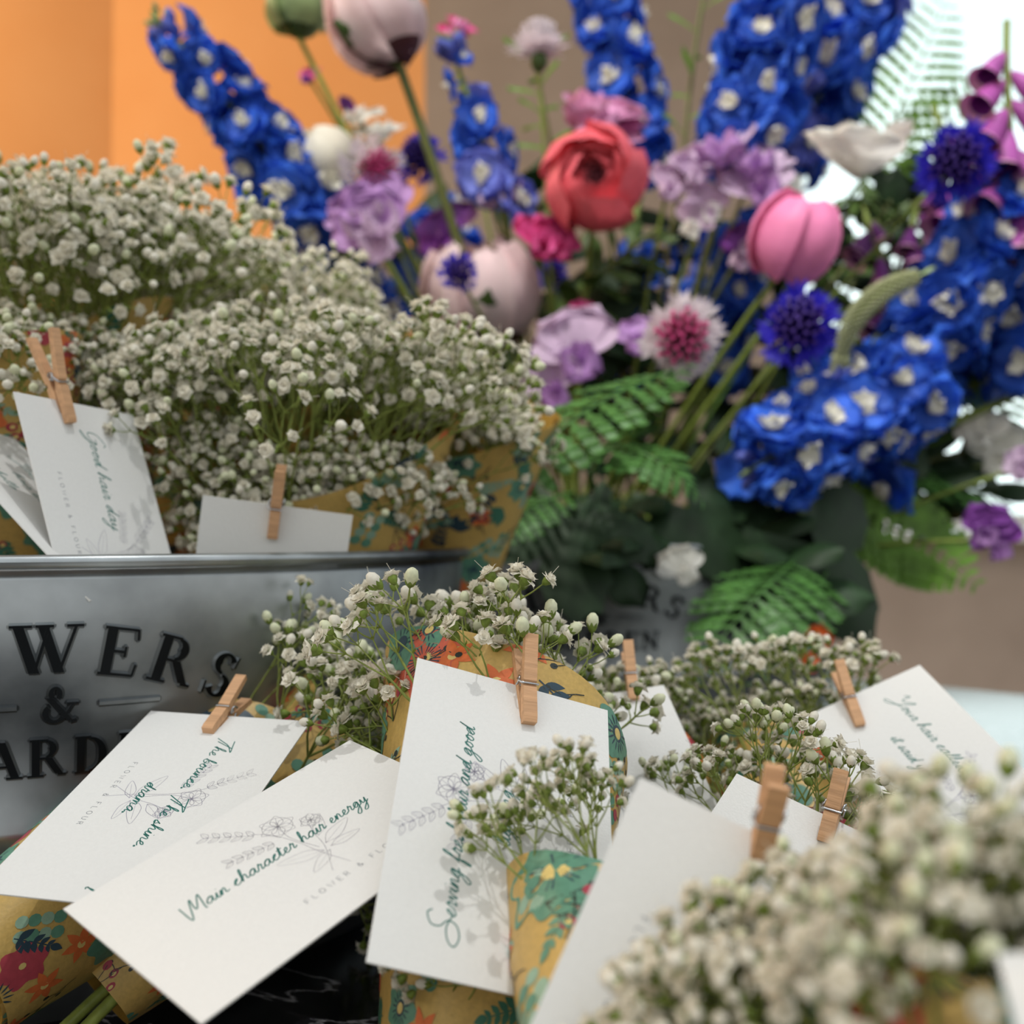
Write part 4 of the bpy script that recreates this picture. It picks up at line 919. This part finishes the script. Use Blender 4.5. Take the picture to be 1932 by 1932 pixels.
anemone('white anemone seen from the side with a frilly green collar, right of centre', 1622, 318, .74, .049, (.02, -.18, 1), 1)

def foxglove(label, pts, n, k, mk, seed, side=-1):
    rnd = random.Random(seed); W3 = [P(*p) for p in pts]; base = root_pt(rnd); root = thing('foxglove', label, 'flower', base); ax = bez(*W3, 20)
    mb = MB(); mb.tube([p-base for p in bez(base, base.lerp(W3[0], .6), W3[0], 8)[:-1]+ax], .0026, 7); mb.build('stem', ['stem'], root)
    for i in range(n):
        t = i/n; q = ax[int(t*19)]; a = rnd.uniform(-1.4, 1.1); f = (Vector((math.sin(a)*.9, -.25, -.9))).normalized(); c = q-base+f*.004
        T = frame(f, (1, 0, 0), c) @ S(k*(1-.35*t)*rnd.uniform(.9, 1.1)); mb = MB()
        prof = [(.002, 0), (.0045, .005), (.0072, .013), (.0088, .022), (.0105, .030), (.0138, .034), (.0145, .0345), (.0135, .0335), (.0095, .029), (.0078, .021), (.006, .012), (.001, .004)]
        mb.lathe(prof[:4], 14, T, 0); mb.lathe(prof[3:5], 14, T, 0); mb.lathe(prof[4:9], 14, T, 1); mb.lathe(prof[8:], 14, T, 2)
        mb.build('bell', [mk, 'fox_lip', 'fox_dk'], root)
        mb = MB(); 
        for j in range(4): mb.petal(T @ RZ(j*1.57) @ RY(-1.1), .007, .002, .2, .2, 0, 3, 2)
        mb.build('sepals', ['leaf'], root)
foxglove('pink purple foxglove hanging its bells at the top right corner', [(1925, 400, .74), (1895, 220, .72), (1900, 40, .74)], 12, 1.3, 'fox', 1)
foxglove('dark purple foxglove in the shade behind the right cornflowers', [(1720, 520, .84), (1690, 430, .84), (1790, 300, .86)], 9, .95, 'fox_dk', 2)
foxglove('pink foxglove bells behind the blue cornflower at the right', [(1845, 420, .80), (1800, 300, .82), (1760, 200, .84)], 8, 1.1, 'fox', 3)

def fern(label, pts, n, plen, matk='fern', seed=1, cat='fern', base=None, up_=(0, -.4, 1), sub=5, w_=.16):
    rnd = random.Random(seed); W3 = [P(*p) for p in pts]; base = base or root_pt(rnd); root = thing('fern_frond', label, cat, base); ax = bez(*W3, n)
    mb = MB(); mb.tube([p-base for p in bez(base, base.lerp(W3[0], .6)+Vector((0, 0, .02)), W3[0], 6)[:-1]+ax], [.0016]*6+[.0014-.0011*i/n for i in range(n+1)], 5); mb.build('stem', [matk], root)
    mb = MB()
    for i in range(1, n+1):
        t = i/n; td = (ax[i]-ax[i-1]).normalized(); nrm = Vector(up_); nrm = (nrm-td*nrm.dot(td)).normalized(); sd_ = td.cross(nrm)
        L = plen*math.sin(PI*min(1, (.18+.82*t)))**.7*(1-.1*t) if t < .98 else plen*.2
        for s in (-1, 1):
            d_ = (sd_*s+td*.45+nrm*rnd.uniform(-.15, .05)).normalized(); T = xframe(d_, nrm, ax[i]-base)
            mb.petal(T, L, L*w_*.55, -.18, .1, 0, 5, 2, tip=.8)
            for j in range(1, sub):
                q = j/sub
                for s2 in (-1, 1): mb.petal(T @ Tr((L*q, 0, -.18*q*q*L)) @ RZ(s2*.95), L*w_*(1.25-q*.8), L*w_*.32, 0, .1, 0, 2, 2, tip=.6)
    mb.build('leaflets', [matk], root); return root
fern('glossy fern frond sweeping left over the right wrapped bouquet of the near tub', [(1270, 700, .64), (1030, 770, .55), (880, 1010, .53)], 15, .042, 'fern', 1, w_=.2)
fern('fern frond spreading right under the white and pink cornflower', [(1090, 850, .62), (1220, 810, .56), (1325, 945, .57)], 14, .034, 'fern', 2, w_=.2)
fern('fern frond rising towards the white and pink cornflower', [(1130, 860, .66), (1200, 780, .62), (1300, 690, .62)], 12, .036, 'fern', 3)
fern('large fern frond drooping over the front of the farther tub', [(1500, 1060, .66), (1440, 1100, .58), (1310, 1270, .58)], 14, .046, 'fern', 4)
fern('fern frond drooping beside the drooping one, right of the farther tub letters', [(1560, 1080, .68), (1500, 1150, .62), (1420, 1290, .60)], 12, .034, 'fern', 5)
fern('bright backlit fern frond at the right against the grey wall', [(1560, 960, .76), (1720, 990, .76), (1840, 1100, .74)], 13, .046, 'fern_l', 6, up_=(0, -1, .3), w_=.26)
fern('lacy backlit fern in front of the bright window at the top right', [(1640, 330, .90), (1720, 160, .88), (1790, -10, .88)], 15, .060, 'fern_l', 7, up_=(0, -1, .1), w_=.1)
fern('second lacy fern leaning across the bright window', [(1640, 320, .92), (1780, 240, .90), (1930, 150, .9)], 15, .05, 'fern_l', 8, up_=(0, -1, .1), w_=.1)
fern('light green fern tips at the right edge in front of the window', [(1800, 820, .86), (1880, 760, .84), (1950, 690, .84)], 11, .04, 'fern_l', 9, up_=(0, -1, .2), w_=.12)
fern('dark fern frond behind the drooping blue delphinium', [(1650, 900, .82), (1780, 880, .82), (1920, 960, .84)], 14, .05, 'fern', 10)
fern('small dark fern hanging over the left side of the farther tub', [(1080, 930, .66), (960, 960, .62), (890, 1050, .60)], 12, .03, 'fern', 11)

def lobed(label, pts, R, matk, seed, up_=(0, -.8, .5)):
    rnd = random.Random(seed); W3 = [P(*p) for p in pts]; base = root_pt(rnd); root = thing('lobed_leaf', label, 'leaf', base)
    mb = MB(); mb.tube([p-base for p in bez(base, base.lerp(W3[0], .5)+Vector((0, 0, .03)), W3[0], 8)], .0016, 5); mb.build('stem', [matk], root)
    d_ = (W3[1]-W3[0]); R = d_.length; T = xframe(d_, up_, W3[0]-base); mb = MB(); n = 60; rows = [[], [], [], []]
    for i in range(n+1):
        a = -2.6+5.2*i/n; r = R*(.52+.48*abs(math.cos(a*2.3/1.0))**.8)*(1-.14*abs(a))*(1+.05*math.cos(a*24))
        for k, q in enumerate((0, .35, .7, 1)): x, y = r*q*math.cos(a), r*q*math.sin(a); rows[k].append(T @ Vector((x, y, -.25*R*(q*r/R)**2+.03*R*math.cos(a*4.6)*q)))
    mb.grid(rows); mb.build('leaf_blade', [matk], root)
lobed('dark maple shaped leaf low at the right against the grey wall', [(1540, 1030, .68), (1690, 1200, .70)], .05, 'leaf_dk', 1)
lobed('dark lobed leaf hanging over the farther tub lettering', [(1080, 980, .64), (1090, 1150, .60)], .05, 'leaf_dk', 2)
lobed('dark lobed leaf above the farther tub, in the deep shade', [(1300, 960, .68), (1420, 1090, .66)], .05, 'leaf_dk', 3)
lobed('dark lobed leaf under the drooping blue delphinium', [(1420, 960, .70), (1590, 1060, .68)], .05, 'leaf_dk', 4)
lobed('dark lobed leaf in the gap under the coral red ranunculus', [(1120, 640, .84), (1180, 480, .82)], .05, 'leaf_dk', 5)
def leafy(label, pts, n, L, W_, matk, seed, cat='leafy branch'):
    rnd = random.Random(seed); W3 = [P(*p) for p in pts]; base = root_pt(rnd); root = thing('leafy_branch', label, cat, base); ax = bez(*W3, 16)
    mb = MB(); mb.tube([p-base for p in bez(base, base.lerp(W3[0], .6), W3[0], 6)[:-1]+ax], .0018, 5); mb.build('stem', ['stem_dark'], root)
    for i in range(n):
        p = ax[int(i/n*16)]; td = (ax[-1]-ax[0]).normalized(); a = i*2.4+rnd.random(); x = td.orthogonal().normalized(); y = td.cross(x)
        d_ = (x*math.cos(a)+y*math.sin(a)+td*.7).normalized(); T = xframe(d_, (0, -.6, .8), p-base); mb = MB()
        mb.petal(T, L*rnd.uniform(.75, 1.1), W_, -.25, -.3, .03, 7, 4, tip=.75, base=.05); mb.build('leaf', [matk], root)
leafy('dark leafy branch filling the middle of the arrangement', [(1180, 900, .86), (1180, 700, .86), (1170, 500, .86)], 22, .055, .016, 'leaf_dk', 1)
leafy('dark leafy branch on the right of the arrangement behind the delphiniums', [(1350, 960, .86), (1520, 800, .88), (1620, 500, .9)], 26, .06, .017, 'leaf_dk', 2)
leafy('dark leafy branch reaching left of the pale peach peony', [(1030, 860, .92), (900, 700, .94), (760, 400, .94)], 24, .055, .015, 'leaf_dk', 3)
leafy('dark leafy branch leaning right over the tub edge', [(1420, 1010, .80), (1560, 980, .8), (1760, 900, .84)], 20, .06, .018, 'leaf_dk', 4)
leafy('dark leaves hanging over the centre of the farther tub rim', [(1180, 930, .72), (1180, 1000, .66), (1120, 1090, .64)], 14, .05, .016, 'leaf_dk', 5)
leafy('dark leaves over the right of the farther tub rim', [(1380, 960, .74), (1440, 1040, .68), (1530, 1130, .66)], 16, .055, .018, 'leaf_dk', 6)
leafy('mid green leaves around the stems under the right anemone', [(1500, 620, .84), (1600, 500, .86), (1680, 380, .86)], 16, .04, .009, 'leaf', 7)
leafy('mid green leaves under the coral red ranunculus', [(1050, 620, .82), (1120, 520, .8), (1240, 430, .8)], 16, .04, .009, 'leaf', 8)
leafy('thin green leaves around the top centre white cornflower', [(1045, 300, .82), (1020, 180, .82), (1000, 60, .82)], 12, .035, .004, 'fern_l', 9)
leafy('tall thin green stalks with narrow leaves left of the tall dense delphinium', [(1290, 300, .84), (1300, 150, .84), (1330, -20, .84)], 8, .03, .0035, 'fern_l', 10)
leafy('dark leafy branch at the lower right edge before the wall', [(1600, 900, .86), (1750, 880, .86), (1900, 820, .88)], 16, .05, .015, 'leaf_dk', 11)

def spike(label, pts, r, seed):
    rnd = random.Random(seed); W3 = [P(*p) for p in pts]; base = root_pt(rnd); root = thing('veronica_spike', label, 'flower spike', base); ax = bez(*W3, 40); n = 40
    mb = MB(); mb.tube([p-base for p in bez(base, base.lerp(W3[0], .6), W3[0], 6)[:-1]+ax], .0016, 5); mb.build('stem', ['stem'], root)
    mb = MB(); k = 0
    for i in range(n):
        rr = r*math.sin(PI*min(1, .12+.88*(1-i/n)))**.6 if i > n*.1 else r*.8; td = (ax[i+1]-ax[i]).normalized(); x = td.orthogonal().normalized(); y = td.cross(x)
        for j in range(11):
            a = j*.571+(i % 2)*.28; o_ = x*math.cos(a)+y*math.sin(a); T = frame(o_, td, ax[i]-base+o_*rr*.7); mb.lathe([(.0002, .0018*1.2), (.0011, .001), (.0011, -.001)], 5, T)
    mb.build('seed_head', ['spike'], root)
    mb = MB(); T = xframe(ax[-1]-ax[-4], (0, -.5, 1), ax[-1]-base); mb.petal(T, .012, .003, .1, .5, 0, 4, 2); mb.build('green_tip', ['bud_green'], root)
spike('pale green curved seed spike right of the violet cornflower', [(1585, 700, .70), (1590, 560, .68), (1735, 520, .68)], .0085, 1)
def orange_flower(label, px, py, d, R, seed):
    rnd = random.Random(seed); h = P(px, py, d); root, c = flower('orange_flower', label, 'flower', h, (0, -.8, -.3), rnd, r=.0012); T = frame((0, -.9, .2), (1, 0, 0), c); mb = MB()
    for i in range(5): mb.petal(T @ RZ(i*1.257) @ RY(-.5), R, R*.45, -.2, .3, .1, 5, 3, tip=.4, ph=i)
    mb.build('petals', ['orange'], root)
orange_flower('bright orange flower hanging right of the drooping fern', 1540, 1205, .62, .011, 1)
orange_flower('small red orange flower just below the bright orange one', 1525, 1250, .60, .008, 2)

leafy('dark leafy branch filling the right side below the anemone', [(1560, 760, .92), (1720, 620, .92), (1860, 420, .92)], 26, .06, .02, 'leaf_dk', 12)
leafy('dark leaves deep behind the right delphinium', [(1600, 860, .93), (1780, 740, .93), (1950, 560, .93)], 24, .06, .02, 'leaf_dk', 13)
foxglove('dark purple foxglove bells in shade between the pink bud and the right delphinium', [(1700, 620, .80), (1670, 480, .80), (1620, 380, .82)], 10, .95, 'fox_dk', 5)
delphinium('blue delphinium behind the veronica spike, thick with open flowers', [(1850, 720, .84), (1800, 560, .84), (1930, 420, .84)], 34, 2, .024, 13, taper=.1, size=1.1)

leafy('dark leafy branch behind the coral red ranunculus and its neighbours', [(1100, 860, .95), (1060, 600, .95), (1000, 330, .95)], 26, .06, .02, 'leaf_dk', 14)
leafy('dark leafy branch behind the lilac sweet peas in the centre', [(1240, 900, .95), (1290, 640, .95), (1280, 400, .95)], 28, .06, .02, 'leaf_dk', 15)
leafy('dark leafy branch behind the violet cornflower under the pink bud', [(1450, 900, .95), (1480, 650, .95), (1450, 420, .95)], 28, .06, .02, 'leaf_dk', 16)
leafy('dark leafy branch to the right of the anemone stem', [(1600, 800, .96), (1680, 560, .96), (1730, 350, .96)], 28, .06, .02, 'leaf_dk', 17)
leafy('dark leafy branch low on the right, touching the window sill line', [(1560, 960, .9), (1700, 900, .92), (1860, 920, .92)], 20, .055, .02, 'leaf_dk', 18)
delphinium('blue delphinium deep behind the lilac flowers at the left centre', [(900, 700, .97), (880, 520, .96), (800, 380, .96)], 22, 1, .022, 14, taper=.1)
delphinium('shaded blue delphinium deep in the gap left of the white cornflower', [(1180, 760, .96), (1170, 600, .95), (1250, 430, .95)], 22, 1, .022, 15, taper=.1)
delphinium('blue delphinium climbing up the right edge beside the window', [(1930, 740, .80), (1925, 560, .80), (1900, 380, .80)], 30, 1, .024, 16, taper=.1, size=1.1)

leafy('dark leaves just under the white anemone collar', [(1560, 520, .93), (1660, 430, .92), (1760, 360, .92)], 18, .05, .016, 'leaf_dk', 19)
